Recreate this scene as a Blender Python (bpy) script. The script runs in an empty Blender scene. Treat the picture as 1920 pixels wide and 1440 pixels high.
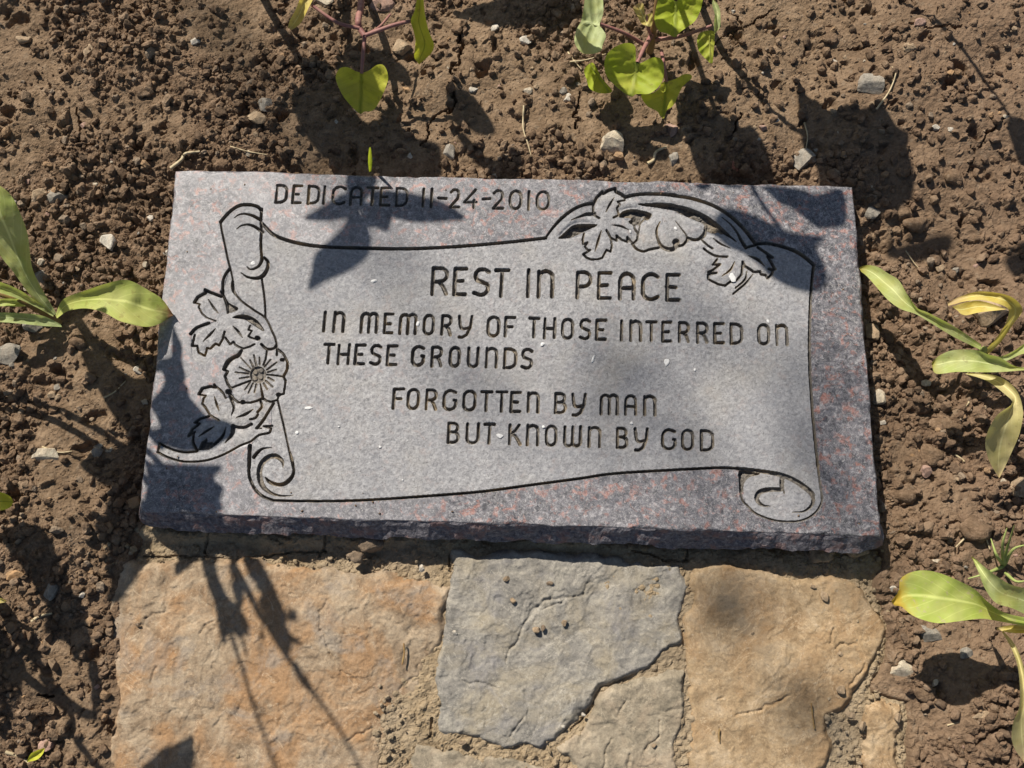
import bpy, bmesh, math, random
import numpy as np
from mathutils import Vector

# ------------------------------------------------------------------ camera, sky, sun, exposure
SC = bpy.context.scene
COL = SC.collection
CAM = np.array([0.00197, -0.22095, 0.79619])
ROT = np.array([0.22951593, -0.0041874, 0.0248129])
FPX = 1800.0                                   # focal length in photo pixels (1920 wide)


def rotm(e):
    (cx, cy, cz), (sx, sy, sz) = np.cos(e), np.sin(e)
    X = np.array([[1, 0, 0], [0, cx, -sx], [0, sx, cx]])
    Y = np.array([[cy, 0, sy], [0, 1, 0], [-sy, 0, cy]])
    Z = np.array([[cz, -sz, 0], [sz, cz, 0], [0, 0, 1]])
    return Z @ Y @ X


RM = rotm(ROT)
cd = bpy.data.cameras.new("camera")
cam = bpy.data.objects.new("camera", cd)
COL.objects.link(cam)
cam.location = CAM
cam.rotation_euler = ROT
cd.sensor_width = 36.0
cd.lens = FPX / 1920 * 36.0
cd.clip_start = 0.01
cd.clip_end = 200
SC.camera = cam

SUN = np.array([0.60, -0.84, -1.0])            # travel direction of the light, per metre of drop
SUN_EL = math.atan2(1.0, math.hypot(SUN[0], SUN[1]))
SUN_AZ = math.atan2(-SUN[0], -SUN[1])
world = bpy.data.worlds.new("World")
SC.world = world
world.use_nodes = True
wn = world.node_tree
sky = wn.nodes.new("ShaderNodeTexSky")
sky.sky_type = 'NISHITA'
sky.sun_disc = False
sky.sun_elevation = SUN_EL
sky.sun_rotation = SUN_AZ
bg = wn.nodes["Background"]
wn.links.new(sky.outputs[0], bg.inputs[0])
bg.inputs[1].default_value = 0.054
sl = bpy.data.lights.new("sun", 'SUN')
sl.energy = 4.9
sl.angle = math.radians(0.55)
sl.color = (1.0, 0.94, 0.85)
sun = bpy.data.objects.new("sun", sl)
COL.objects.link(sun)
sun.rotation_euler = Vector(SUN).to_track_quat('-Z', 'Y').to_euler()
sun.location = (-3, 4, 5)
SC.view_settings.view_transform = 'Standard'
SC.view_settings.look = 'None'
SC.view_settings.exposure = 0.38
SC.view_settings.gamma = 1.0
SC.cycles.max_bounces = 6

random.seed(7)
RNG = np.random.default_rng(11)


# ------------------------------------------------------------------ helpers
def at(px, py, z):
    """photo pixel + height -> world point (arrays welcome)"""
    px = np.asarray(px, float); py = np.asarray(py, float); z = np.asarray(z, float)
    d = np.stack([(px - 960) / FPX, -(py - 720) / FPX, -np.ones_like(px)], -1) @ RM.T
    t = (z - CAM[2]) / d[..., 2]
    return CAM + t[..., None] * d


def to_px(P):
    q = (np.asarray(P, float) - CAM) @ RM
    return 960 + FPX * q[..., 0] / -q[..., 2], 720 - FPX * q[..., 1] / -q[..., 2]


def zm(base, s, pts):
    """points read off an enlargement of the photo -> photo pixels"""
    a = np.array(pts, float)
    a[:, :2] = a[:, :2] / s + np.array(base)
    return a


def sm(a, b, x):
    t = np.clip((x - a) / (b - a), 0, 1)
    return t * t * (3 - 2 * t)


def vnoise(x, y, scale, seed, n=512):
    g = np.random.default_rng(seed).random((n, n))
    u = x / scale + 1000.37; v = y / scale + 1000.71
    i = np.floor(u).astype(int); j = np.floor(v).astype(int)
    fu = u - i; fv = v - j
    fu = fu * fu * fu * (fu * (fu * 6 - 15) + 10); fv = fv * fv * fv * (fv * (fv * 6 - 15) + 10)
    i0 = i % n; i1 = (i + 1) % n; j0 = j % n; j1 = (j + 1) % n
    return (g[j0, i0] * (1 - fu) + g[j0, i1] * fu) * (1 - fv) + (g[j1, i0] * (1 - fu) + g[j1, i1] * fu) * fv - 0.5


def fbm(x, y, scale, octs, seed, gain=0.5):
    r = 0; a = 1.0
    for o in range(octs):
        c, s = math.cos(o * 1.1 + seed), math.sin(o * 1.1 + seed)
        r = r + a * vnoise(x * c - y * s, x * s + y * c, scale, seed * 31 + o)
        a *= gain; scale *= 0.5
    return r


def mesh_np(name, V, F, mat=None, parent=None, smooth=False, attrs=None):
    V = np.asarray(V, np.float32); F = np.asarray(F, np.int32)
    me = bpy.data.meshes.new(name)
    me.vertices.add(len(V)); me.vertices.foreach_set("co", V.ravel())
    k = F.shape[1]
    me.loops.add(F.size); me.loops.foreach_set("vertex_index", F.ravel())
    me.polygons.add(len(F))
    me.polygons.foreach_set("loop_start", np.arange(len(F), dtype=np.int32) * k)
    me.polygons.foreach_set("use_smooth", np.full(len(F), smooth))
    me.update(calc_edges=True)
    for an, av in (attrs or {}).items():
        a = me.attributes.new(an, 'FLOAT', 'POINT'); a.data.foreach_set("value", np.asarray(av, np.float32).ravel())
    if mat: me.materials.append(mat)
    ob = bpy.data.objects.new(name, me)
    COL.objects.link(ob)
    if parent: ob.parent = parent
    return ob


def grid_faces(ny, nx):
    i = np.arange(ny * nx, dtype=np.int32).reshape(ny, nx)
    return np.stack([i[:-1, :-1], i[:-1, 1:], i[1:, 1:], i[1:, :-1]], -1).reshape(-1, 4)


def sub_mesh(name, V, F, keep, mat, parent=None, smooth=False, attrs=None):
    f = F[keep]
    u, inv = np.unique(f, return_inverse=True)
    return mesh_np(name, V[u], inv.reshape(f.shape), mat, parent, smooth,
                   {k: np.asarray(v).ravel()[u] for k, v in (attrs or {}).items()})


def tag(o, label=None, cat=None, group=None, kind=None):
    if label: o["label"] = label
    if cat: o["category"] = cat
    if group: o["group"] = group
    if kind: o["kind"] = kind
    return o


def empty(name, loc=(0, 0, 0)):
    o = bpy.data.objects.new(name, None)
    o.empty_display_size = 0.02
    COL.objects.link(o)
    o.location = loc
    return o


def child(o, root):
    o.parent = root
    o.matrix_parent_inverse = root.matrix_basis.inverted()
    return o


def smooth_line(p, n=6, closed=False):
    """Catmull-Rom through points (any width)"""
    p = np.asarray(p, float)
    if closed: q = np.vstack([p[-1:], p, p[:2]])
    else: q = np.vstack([2 * p[0] - p[1], p, 2 * p[-1] - p[-2]])
    out = []
    for i in range(1, len(q) - 2):
        for t in np.arange(n) / n:
            a, b, c, d = q[i - 1], q[i], q[i + 1], q[i + 2]
            out.append(0.5 * (2 * b + (c - a) * t + (2 * a - 5 * b + 4 * c - d) * t * t + (3 * b - a - 3 * c + d) * t ** 3))
    if not closed: out.append(p[-1])
    return np.array(out)


def resample(p, n, closed=False):
    p = np.asarray(p, float)
    if closed: p = np.vstack([p, p[:1]])
    s = np.r_[0, np.cumsum(np.linalg.norm(np.diff(p[:, :2], axis=0), axis=1))]
    t = np.linspace(0, s[-1], n, endpoint=not closed)
    return np.stack([np.interp(t, s, p[:, k]) for k in range(p.shape[1])], 1)


def seg_dist(X, Y, a, b):
    d = b - a; L2 = max(d @ d, 1e-12)
    t = np.clip(((X - a[0]) * d[0] + (Y - a[1]) * d[1]) / L2, 0, 1)
    return np.hypot(X - a[0] - t * d[0], Y - a[1] - t * d[1]), t


def inside(X, Y, poly):
    r = np.zeros(X.shape, bool)
    n = len(poly)
    for i in range(n):
        x0, y0 = poly[i][:2]; x1, y1 = poly[(i + 1) % n][:2]
        if y0 == y1: continue
        c = ((y0 > Y) != (y1 > Y)) & (X < (x1 - x0) * (Y - y0) / (y1 - y0) + x0)
        r ^= c
    return r


def poly_sd(X, Y, poly):
    """signed distance, positive inside"""
    D = np.full(X.shape, 1e9)
    for i in range(len(poly)):
        d, _ = seg_dist(X, Y, np.asarray(poly[i][:2], float), np.asarray(poly[(i + 1) % len(poly)][:2], float))
        np.minimum(D, d, out=D)
    return np.where(inside(X, Y, poly), D, -D)


# ------------------------------------------------------------------ materials
class NT:
    def __init__(s, name):
        s.m = bpy.data.materials.new(name); s.m.use_nodes = True
        s.t = s.m.node_tree; s.b = s.t.nodes["Principled BSDF"]; s.out = s.t.nodes["Material Output"]
        s.tc = s.t.nodes.new("ShaderNodeTexCoord")

    def n(s, typ, **kw):
        x = s.t.nodes.new(typ)
        for k, v in kw.items(): setattr(x, k, v)
        return x

    def set(s, inp, v):
        if isinstance(v, bpy.types.NodeSocket): s.t.links.new(v, inp)
        elif isinstance(v, tuple) and len(v) == 3 and inp.type == 'RGBA': inp.default_value = (*v, 1)
        else: inp.default_value = v

    def noise(s, scale, detail=4, rough=0.55, dist=0.0, vec=None, col=False):
        x = s.n("ShaderNodeTexNoise")
        x.inputs["Scale"].default_value = scale; x.inputs["Detail"].default_value = detail
        x.inputs["Roughness"].default_value = rough; x.inputs["Distortion"].default_value = dist
        s.t.links.new(vec if vec is not None else s.tc.outputs["Object"], x.inputs["Vector"])
        return x.outputs[1 if col else 0]

    def voro(s, scale, feat='F1', out="Distance", rnd=1.0, vec=None):
        x = s.n("ShaderNodeTexVoronoi", feature=feat)
        x.inputs["Scale"].default_value = scale; x.inputs["Randomness"].default_value = rnd
        s.t.links.new(vec if vec is not None else s.tc.outputs["Object"], x.inputs["Vector"])
        return x.outputs[out]

    def ramp(s, f, stops, interp='LINEAR'):
        x = s.n("ShaderNodeValToRGB"); cr = x.color_ramp; cr.interpolation = interp
        while len(cr.elements) < len(stops): cr.elements.new(0.5)
        for e, (p, c) in zip(cr.elements, stops):
            e.position = p; e.color = (*c, 1) if isinstance(c, tuple) else (c, c, c, 1)
        s.t.links.new(f, x.inputs[0])
        return x.outputs[0]

    def mix(s, f, a, b, mode='MIX'):
        x = s.n("ShaderNodeMix", data_type='RGBA', blend_type=mode)
        s.set(x.inputs[0], f); s.set(x.inputs[6], a); s.set(x.inputs[7], b)
        return x.outputs[2]

    def math(s, op, a, b=0.0, clamp=False):
        x = s.n("ShaderNodeMath", operation=op, use_clamp=clamp)
        s.set(x.inputs[0], a); s.set(x.inputs[1], b)
        return x.outputs[0]

    def attr(s, name):
        x = s.n("ShaderNodeAttribute"); x.attribute_name = name
        return x.outputs["Fac"]

    def bump(s, h, strength, dist, prev=None):
        x = s.n("ShaderNodeBump")
        x.inputs["Strength"].default_value = strength; x.inputs["Distance"].default_value = dist
        s.t.links.new(h, x.inputs["Height"])
        if prev is not None: s.t.links.new(prev, x.inputs["Normal"])
        return x.outputs[0]

    def fin(s, col, rough=0.9, normal=None, spec=0.3):
        s.set(s.b.inputs["Base Color"], col); s.set(s.b.inputs["Roughness"], rough)
        s.b.inputs["Specular IOR Level"].default_value = spec
        if normal is not None: s.t.links.new(normal, s.b.inputs["Normal"])
        return s.m


def granite(name, frosted):
    m = NT(name)
    w = m.n("ShaderNodeVectorMath", operation='ADD')
    m.t.links.new(m.tc.outputs["Object"], w.inputs[0])
    ns = m.n("ShaderNodeVectorMath", operation='SCALE'); ns.inputs["Scale"].default_value = 0.004
    m.t.links.new(m.noise(260, 3, 0.6, col=True), ns.inputs[0]); m.t.links.new(ns.outputs[0], w.inputs[1])
    v = w.outputs[0]
    grain = m.noise(330 if frosted else 250, 5, 0.72, 0.6, vec=v)
    big = m.noise(95, 4, 0.62, 0.8, vec=v)
    patch = m.noise(100, 4, 0.62, 1.2, vec=v)
    if frosted:
        c = m.ramp(grain, [(0.33, (0.19, 0.187, 0.188)), (0.5, (0.335, 0.325, 0.32)), (0.68, (0.50, 0.49, 0.475))])
        c = m.mix(m.ramp(patch, [(0.55, 0.0), (0.72, 0.35)]), c, (0.42, 0.31, 0.27))
        c = m.mix(m.ramp(big, [(0.52, 0.0), (0.75, 0.45)]), c, (0.24, 0.245, 0.265))
        c = m.mix(m.ramp(m.noise(16, 4), [(0.5, 0.0), (0.75, 0.35)]), c, (0.45, 0.40, 0.31))
        c = m.mix(m.ramp(m.noise(6, 5, 0.6), [(0.42, 0.0), (0.68, 0.4)]), c, (0.23, 0.232, 0.245))
        c = m.mix(m.ramp(m.noise(48, 5, 0.7, 1.0), [(0.62, 0.0), (0.74, 0.4)]), c, (0.20, 0.175, 0.14))
        dk = m.ramp(m.noise(800, 2, 0.6), [(0.63, 0.0), (0.71, 0.8)])
        c = m.mix(dk, c, (0.10, 0.095, 0.09))
        c = m.mix(1.0, c, (0.89, 0.89, 0.90), 'MULTIPLY')
        nb = m.bump(m.noise(1100, 3, 0.7), 0.4, 0.0007)
        nb = m.bump(m.noise(300, 3, 0.6), 0.25, 0.001, nb)
        return m.fin(c, 0.82, nb, 0.35)
    c = m.ramp(grain, [(0.32, (0.018, 0.018, 0.022)), (0.44, (0.085, 0.082, 0.088)), (0.55, (0.165, 0.155, 0.165)), (0.68, (0.41, 0.39, 0.385))])
    c = m.mix(m.ramp(patch, [(0.535, 0.0), (0.615, 0.78)]), c, m.ramp(grain, [(0.3, (0.13, 0.05, 0.036)), (0.6, (0.38, 0.165, 0.12))]))
    c = m.mix(m.ramp(big, [(0.48, 0.0), (0.58, 0.75)]), c, m.ramp(grain, [(0.35, (0.016, 0.017, 0.024)), (0.65, (0.115, 0.115, 0.13))]))
    th = m.math('ABSOLUTE', m.math('SUBTRACT', m.noise(150, 4, 0.6, 2.0, vec=v), 0.5))
    c = m.mix(m.ramp(th, [(0.0, 0.75), (0.018, 0.0)]), c, (0.56, 0.53, 0.50))
    dust = m.math('MULTIPLY', m.ramp(m.noise(9, 4), [(0.35, 0.05), (0.7, 0.5)]), m.attr("dust"))
    c = m.mix(dust, c, (0.40, 0.385, 0.39))  # patchy blend to pale grey, strongest on the left of the border
    nb = m.bump(m.noise(700, 3, 0.7), 0.10, 0.0008)
    r = m.math('ADD', 0.36, m.math('MULTIPLY', m.noise(60, 3), 0.25))
    return m.fin(c, r, nb, 0.5)


def groove_mat():
    m = NT("grooved_granite")
    g = m.noise(420, 4, 0.7)
    c = m.ramp(g, [(0.3, (0.075, 0.068, 0.062)), (0.55, (0.18, 0.162, 0.14)), (0.75, (0.34, 0.295, 0.23))])
    c = m.mix(m.ramp(m.noise(45, 3), [(0.52, 0.0), (0.70, 0.6)]), c, (0.34, 0.26, 0.16))
    return m.fin(c, 0.9, m.bump(m.noise(1100, 3, 0.7), 0.6, 0.0008), 0.2)


def soil_mat(name, sand=False):
    m = NT(name)
    big = m.noise(9, 5, 0.6); mid = m.noise(70, 5, 0.65); fine = m.noise(500, 4, 0.7)
    f = m.math('ADD', m.math('MULTIPLY', mid, 0.55), m.math('MULTIPLY', fine, 0.45))
    if sand:
        c = m.ramp(f, [(0.33, (0.20, 0.145, 0.085)), (0.5, (0.33, 0.25, 0.155)), (0.66, (0.45, 0.35, 0.23))])
        c = m.mix(m.ramp(big, [(0.45, 0.0), (0.7, 0.4)]), c, (0.30, 0.25, 0.19))
    else:
        c = m.ramp(f, [(0.32, (0.088, 0.056, 0.034)), (0.5, (0.198, 0.131, 0.081)), (0.68, (0.355, 0.25, 0.166))])
        crust = m.attr("crust")
        c = m.mix(m.math('MULTIPLY', crust, 0.6), c, m.ramp(f, [(0.35, (0.18, 0.12, 0.07)), (0.65, (0.31, 0.22, 0.138))]))
        c = m.mix(m.math('MULTIPLY', m.attr("red"), 0.5), c, (0.20, 0.13, 0.085))
        c = m.mix(m.ramp(m.voro(330, out="Color"), [(0.80, 0.0), (0.9, 0.35)]), c, (0.30, 0.235, 0.165))
        c = m.mix(m.ramp(big, [(0.5, 0.0), (0.75, 0.45)]), c, (0.115, 0.075, 0.048))
    tint = m.attr("tint")
    c = m.mix(m.ramp(tint, [(0.0, 0.0), (0.01, 0.0 if sand else 0.55), (0.22, 0.0), (0.75, 0.0), (1.0, 0.6)]), c, m.ramp(tint, [(0.2, (0.07, 0.05, 0.035)), (0.5, (0.30, 0.22, 0.145)), (0.93, (0.33, 0.27, 0.20)), (0.97, (0.42, 0.27, 0.15)), (1.0, (0.45, 0.41, 0.35))], 'CONSTANT'))
    nb = m.bump(fine, 0.9, 0.0020)
    nb = m.bump(m.noise(1500, 2, 0.6), 0.4, 0.0006, nb)
    return m.fin(c, 0.95, nb, 0.12)


def rock_mat(name, cols, scale=1.0):
    """cols: dark, mid, light, stain"""
    m = NT(name)
    f = m.noise(55 * scale, 6, 0.68, 0.6); st = m.noise(17 * scale, 5, 0.6, 0.8); g = m.noise(700, 3, 0.7)
    c = m.ramp(f, [(0.34, cols[0]), (0.5, cols[1]), (0.66, cols[2])])
    c = m.mix(m.ramp(st, [(0.47, 0.0), (0.62, 0.7)]), c, cols[3])
    if len(cols) > 4:
        c = m.mix(m.ramp(m.noise(25 * scale, 5, 0.65, 0.5), [(0.54, 0.0), (0.66, 0.65)]), c, cols[4])
    c = m.mix(0.35, c, m.ramp(g, [(0.3, 0.25), (0.7, 0.75)]), 'OVERLAY')
    c = m.mix(m.ramp(m.noise(420, 3, 0.6), [(0.64, 0.0), (0.7, 0.3)]), c, (0.55, 0.48, 0.38))
    ln = m.math('ABSOLUTE', m.math('SUBTRACT', m.noise(19 * scale, 6, 0.6, 1.2), 0.5))
    c = m.mix(m.ramp(ln, [(0.0, 0.55), (0.007, 0.0)]), c, tuple(min(.7, x * 1.35) for x in cols[2]))
    l2 = m.math('ABSOLUTE', m.math('SUBTRACT', m.noise(27 * scale, 7, 0.65, 0.7), 0.46))
    crk = m.ramp(l2, [(0.0, 0.0), (0.006, 1.0)])
    c = m.mix(m.math('MULTIPLY', m.math('SUBTRACT', 1.0, crk), 0.35), c, tuple(x * 0.5 for x in cols[0]))
    nb = m.bump(crk, 0.35, 0.0012)
    nb = m.bump(m.noise(160 * scale, 8, 0.75, 0.4), 0.55, 0.002, nb)
    nb = m.bump(m.noise(900, 3, 0.7), 0.3, 0.0007, nb)
    return m.fin(c, 0.88, nb, 0.25)


def leaf_mat(name, c1, c2, tipc, t0=0.8, t1=0.95, spots=(0.25, 0.14, 0.05), spotf=0.3, veinc=None):
    m = NT(name)
    u = m.attr("lu"); v = m.attr("lv")
    c = m.mix(m.ramp(m.noise(45, 4, 0.6), [(0.35, 0.0), (0.65, 1.0)]), c1, c2)
    au = m.math('ABSOLUTE', u)
    # lateral veins sweep from the midrib towards the tip
    ph = m.math('SUBTRACT', m.math('MULTIPLY', v, 7.0), m.math('MULTIPLY', au, 2.2))
    saw = m.math('ABSOLUTE', m.math('SUBTRACT', m.math('FRACT', ph), 0.5))
    vein = m.ramp(saw, [(0.0, 0.7), (0.07, 0.0)])
    mid = m.ramp(au, [(0.0, 1.0), (0.05, 0.6), (0.09, 0.0)])
    vv = m.math('MAXIMUM', m.math('MULTIPLY', vein, 0.45), mid)
    vc = veinc or tuple(min(1, x * 1.5 + 0.05) for x in c2)
    c = m.mix(m.math('MULTIPLY', vv, 0.85), c, vc)
    edge = m.math('ADD', v, m.math('MULTIPLY', m.math('SUBTRACT', m.noise(70, 3), 0.5), 0.25))
    c = m.mix(m.ramp(edge, [(t0, 0.0), (t1, 1.0)]), c, tipc)
    sp = m.ramp(m.noise(170, 4, 0.65), [(0.60, 0.0), (0.66, spotf)])
    c = m.mix(m.ramp(m.noise(28, 4, 0.6), [(0.5, 0.0), (0.72, 0.55)]), c, (0.50, 0.46, 0.10))
    c = m.mix(sp, c, spots)
    nb = m.bump(vv, -0.5, 0.002)
    nb = m.bump(m.noise(160, 3), 0.25, 0.0012, nb)
    m.fin(c, 0.58, nb, 0.3)
    tr = m.n("ShaderNodeBsdfTranslucent")
    br = m.mix(1.0, c, (1.0, 1.0, 0.55), 'MULTIPLY')
    m.t.links.new(br, tr.inputs[0])
    ms = m.n("ShaderNodeMixShader"); ms.inputs[0].default_value = 0.42
    m.t.links.new(m.b.outputs[0], ms.inputs[1]); m.t.links.new(tr.outputs[0], ms.inputs[2])
    m.t.links.new(ms.outputs[0], m.out.inputs[0])
    return m.m


def plain_mat(name, c1, c2, scale=200, rough=0.6):
    m = NT(name)
    c = m.mix(m.ramp(m.noise(scale, 4), [(0.35, 0.0), (0.65, 1.0)]), c1, c2)
    return m.fin(c, rough, m.bump(m.noise(scale * 4, 3), 0.3, 0.0006), 0.3)


M_POL = granite("polished_granite", False)
M_FRO = granite("frosted_granite", True)
M_GRO = groove_mat()
M_SOIL = soil_mat("soil")
M_SAND = soil_mat("sandy_mortar", True)

# ------------------------------------------------------------------ grave marker: slab top as a carved relief
CORN = np.array([[330, 320], [1598, 350], [1651, 1006], [262, 961]], float)   # tl tr br bl
CW = at(CORN[:, 0], CORN[:, 1], 0.0)[:, :2]
NX, NY = 1400, 700
uu, vv_ = np.meshgrid(np.linspace(0, 1, NX), np.linspace(0, 1, NY))           # v=0 at the near edge
SX = (1 - vv_) * ((1 - uu) * CW[3, 0] + uu * CW[2, 0]) + vv_ * ((1 - uu) * CW[0, 0] + uu * CW[1, 0])
SY = (1 - vv_) * ((1 - uu) * CW[3, 1] + uu * CW[2, 1]) + vv_ * ((1 - uu) * CW[0, 1] + uu * CW[1, 1])
PX, PY = to_px(np.stack([SX, SY, np.zeros_like(SX)], -1))
DEP = np.zeros_like(SX)                        # carved depth (m)
LAB = np.zeros(SX.shape, np.int16)             # which carving a point belongs to
CORN_H = None
_A = []
for (x, y), (a, b) in zip(CORN, [(0, 1), (1, 1), (1, 0), (0, 0)]):
    _A.append([x, y, 1, 0, 0, 0, -a * x, -a * y, -a]); _A.append([0, 0, 0, x, y, 1, -b * x, -b * y, -b])
HI = np.linalg.svd(np.array(_A))[2][-1].reshape(3, 3)


def window(pts, mg):
    p = np.asarray(pts)[:, :2]
    lo = p.min(0) - mg; hi = p.max(0) + mg
    c = np.array([[lo[0], lo[1], 1], [hi[0], lo[1], 1], [hi[0], hi[1], 1], [lo[0], hi[1], 1]]) @ HI.T
    c = c[:, :2] / c[:, 2:]
    i0 = max(0, int(c[:, 0].min() * (NX - 1)) - 3); i1 = min(NX, int(c[:, 0].max() * (NX - 1)) + 4)
    j0 = max(0, int(c[:, 1].min() * (NY - 1)) - 3); j1 = min(NY, int(c[:, 1].max() * (NY - 1)) + 4)
    return slice(j0, j1), slice(i0, i1)


def carve(lab, depth, pts, w=None, wall=1.5, smooth=True):
    """cut a groove along photo-pixel points; w = width in px (one value or per point, taken from column 3)"""
    p = np.asarray(pts, float)
    if p.shape[1] == 2: p = np.c_[p, np.full(len(p), w)]
    if smooth and len(p) > 2: p = smooth_line(p, 5)
    p[:, 2] = np.maximum(p[:, 2], 0.6)
    for a, b in zip(p[:-1], p[1:]):
        s = window([a, b], max(a[2], b[2]) / 2 + 2)
        if s[0].start >= s[0].stop or s[1].start >= s[1].stop: continue
        d, t = seg_dist(PX[s], PY[s], a[:2], b[:2])
        hw = (a[2] + (b[2] - a[2]) * t) / 2
        q = np.clip((hw + 0.35 * wall - d) / wall, 0, 1)
        dd = depth * q * np.clip(hw / 2.2, 0.35, 1)
        m = dd > DEP[s]
        DEP[s][m] = dd[m]; LAB[s][(m) & (q > 0.25)] = lab


def dig(lab, depth, poly, wall=1.6, smooth=True):
    p = np.asarray(poly, float)[:, :2]
    if smooth: p = smooth_line(p, 4, True)
    s = window(p, 4)
    sd = poly_sd(PX[s], PY[s], p)
    q = np.clip(sd / wall + 0.5, 0, 1); dd = depth * q
    m = dd > DEP[s]
    DEP[s][m] = dd[m]; LAB[s][m & (q > 0.25)] = lab


def boss(poly_c, r, lab):
    s = window(np.array([poly_c]), r + 3)
    d = np.hypot(PX[s] - poly_c[0], PY[s] - poly_c[1])
    q = np.clip((r - d) / 3.0, 0, 1)
    DEP[s] = DEP[s] * (1 - q * 0.85)


L_LINE, L_LEFT, L_TOP, L_TXT = 2, 3, 4, 5
D1 = 0.0046
Z1 = ((260, 340), 4.8); Z2 = ((260, 580), 4.8); Z3 = ((260, 760), 4.8)
Z4 = ((1000, 320), 6.4); Z5 = ((1260, 340), 6.4); Z6 = ((1320, 840), 5.333)
ZA = ((480, 320), 3.2); ZB = ((960, 440), 3.2); ZC = ((560, 620), 3.2)


def cz(lab, z, w, pts, depth=D1, **k):
    a = zm(z[0], z[1], pts)
    if a.shape[1] == 3: a[:, 2] /= z[1]
    carve(lab, depth, a, None if w is None else w / z[1], **k)


def taper(pts, w0, w1, w2=None):
    n = len(pts)
    if w2 is None: ws = np.interp(np.arange(n), [0, n - 1], [w0, w1])
    else: ws = np.interp(np.arange(n), [0, (n - 1) / 2, n - 1], [w0, w1, w2])
    return [(x, y, w) for (x, y), w in zip(pts, ws)]


# frosted areas first
ROLL = zm(*Z1, [(1112, 345), (1110, 265), (1070, 220), (1000, 203), (920, 207), (860, 235), (800, 285), (735, 365), (745, 440), (775, 570), (800, 690), (825, 790), (845, 880), (930, 1080), (1040, 1160), (1140, 1230), (1125, 1000), (1108, 880), (1165, 760), (1110, 710), (1105, 440)])
T_TOP = zm(*ZA, [(40, 320), (100, 380), (180, 415), (280, 440), (400, 455), (600, 462), (900, 468), (1200, 455), (1500, 430), (1740, 403)])
ARC1 = zm(*Z4, [(150, 800), (230, 690), (340, 570), (470, 470), (600, 410), (720, 385)])
LEAFT = zm(*Z4, [(720, 400), (760, 320), (830, 250), (842, 268), (900, 235), (985, 210), (992, 248), (1060, 280), (1100, 312)])
ARC2 = np.vstack([zm(*Z4, [(1100, 312), (1250, 284), (1450, 278), (1700, 292)]), zm(*Z5, [(0, 168), (200, 195), (400, 252), (550, 318), (700, 415), (830, 535), (920, 640), (1000, 750)])])
T_RT = zm(*Z5, [(1000, 750), (1150, 745), (1350, 790), (1500, 850), (1620, 930), (1705, 1010)])
T_R = np.vstack([zm(*ZB, [(1808, 195), (1795, 330), (1787, 520), (1785, 700), (1790, 850), (1802, 1040), (1820, 1240)]), zm(*Z6, [(1120, 0), (1140, 180), (1160, 340), (1180, 480), (1175, 550), (1130, 630), (1050, 695), (950, 730), (830, 735), (720, 725), (600, 690), (500, 640), (420, 560)])])
T_BOT = np.vstack([zm(*Z3, [(1000, 370), (990, 470), (990, 580), (1000, 660), (1050, 760), (1120, 820), (1210, 855), (1400, 860)]), zm(*ZC, [(0, 1022), (230, 1022), (480, 1012), (800, 990), (1100, 965), (1400, 925), (1700, 885), (1920, 855)]), zm(*Z6, [(0, 203), (200, 197), (350, 205)])])
T_L = np.vstack([zm(*Z1, [(845, 880), (840, 950), (865, 1000), (930, 1080), (1040, 1160), (1140, 1230), (1200, 1350)]), zm(*Z2, [(1235, 310), (1240, 350), (1300, 400), (1335, 470)])])
FLOWER = zm(*Z2, [(920, 370), (890, 410), (850, 430), (800, 470), (760, 540), (800, 555), (775, 600), (800, 670), (830, 710), (850, 780), (890, 830), (1000, 840), (1060, 820), (1110, 790), (1190, 830), (1240, 815), (1300, 760), (1315, 690), (1320, 640), (1300, 600), (1335, 540), (1335, 470), (1300, 400), (1235, 350), (1150, 350), (1040, 310)])
LEAF_UL = zm(*Z1, [(500, 1085), (530, 1040), (600, 1000), (650, 1000), (740, 1030), (815, 790), (845, 880), (865, 1000), (1040, 1160), (1140, 1230), (1235, 1440), (1240, 1560), (1100, 1560), (940, 1580), (780, 1500), (750, 1500), (590, 1655), (480, 1600), (470, 1370), (540, 1320), (690, 1255), (600, 1220), (540, 1130)])
LEAF_DL = zm(*Z2, [(540, 760), (570, 710), (640, 690), (690, 690), (780, 790), (850, 780), (940, 830), (1110, 800), (1215, 830), (1140, 960), (1190, 1060), (1080, 1130), (1010, 1190), (840, 1265), (620, 1355), (380, 1365), (170, 1285), (185, 1205), (330, 1270), (510, 1275), (480, 1200), (460, 1120), (530, 1020), (720, 995), (640, 950), (590, 880)])
PANEL = np.vstack([T_TOP, ARC1, LEAFT, ARC2, T_RT, T_R, T_BOT[::-1], zm(*Z3, [(1020, 340), (1100, 260), (1190, 180), (1200, 0)]), FLOWER[11:14], zm(*Z2, [(1100, 600), (1235, 350), (1200, 200), (1140, 70)]), zm(*Z1, [(1108, 880), (1165, 760), (1110, 710), (1105, 440)])])
for P in (PANEL, ROLL, FLOWER, LEAF_UL, LEAF_DL):
    s = window(P, 3)
    LAB[s][inside(PX[s], PY[s], P)] = 1
FROST = LAB == 1

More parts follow.
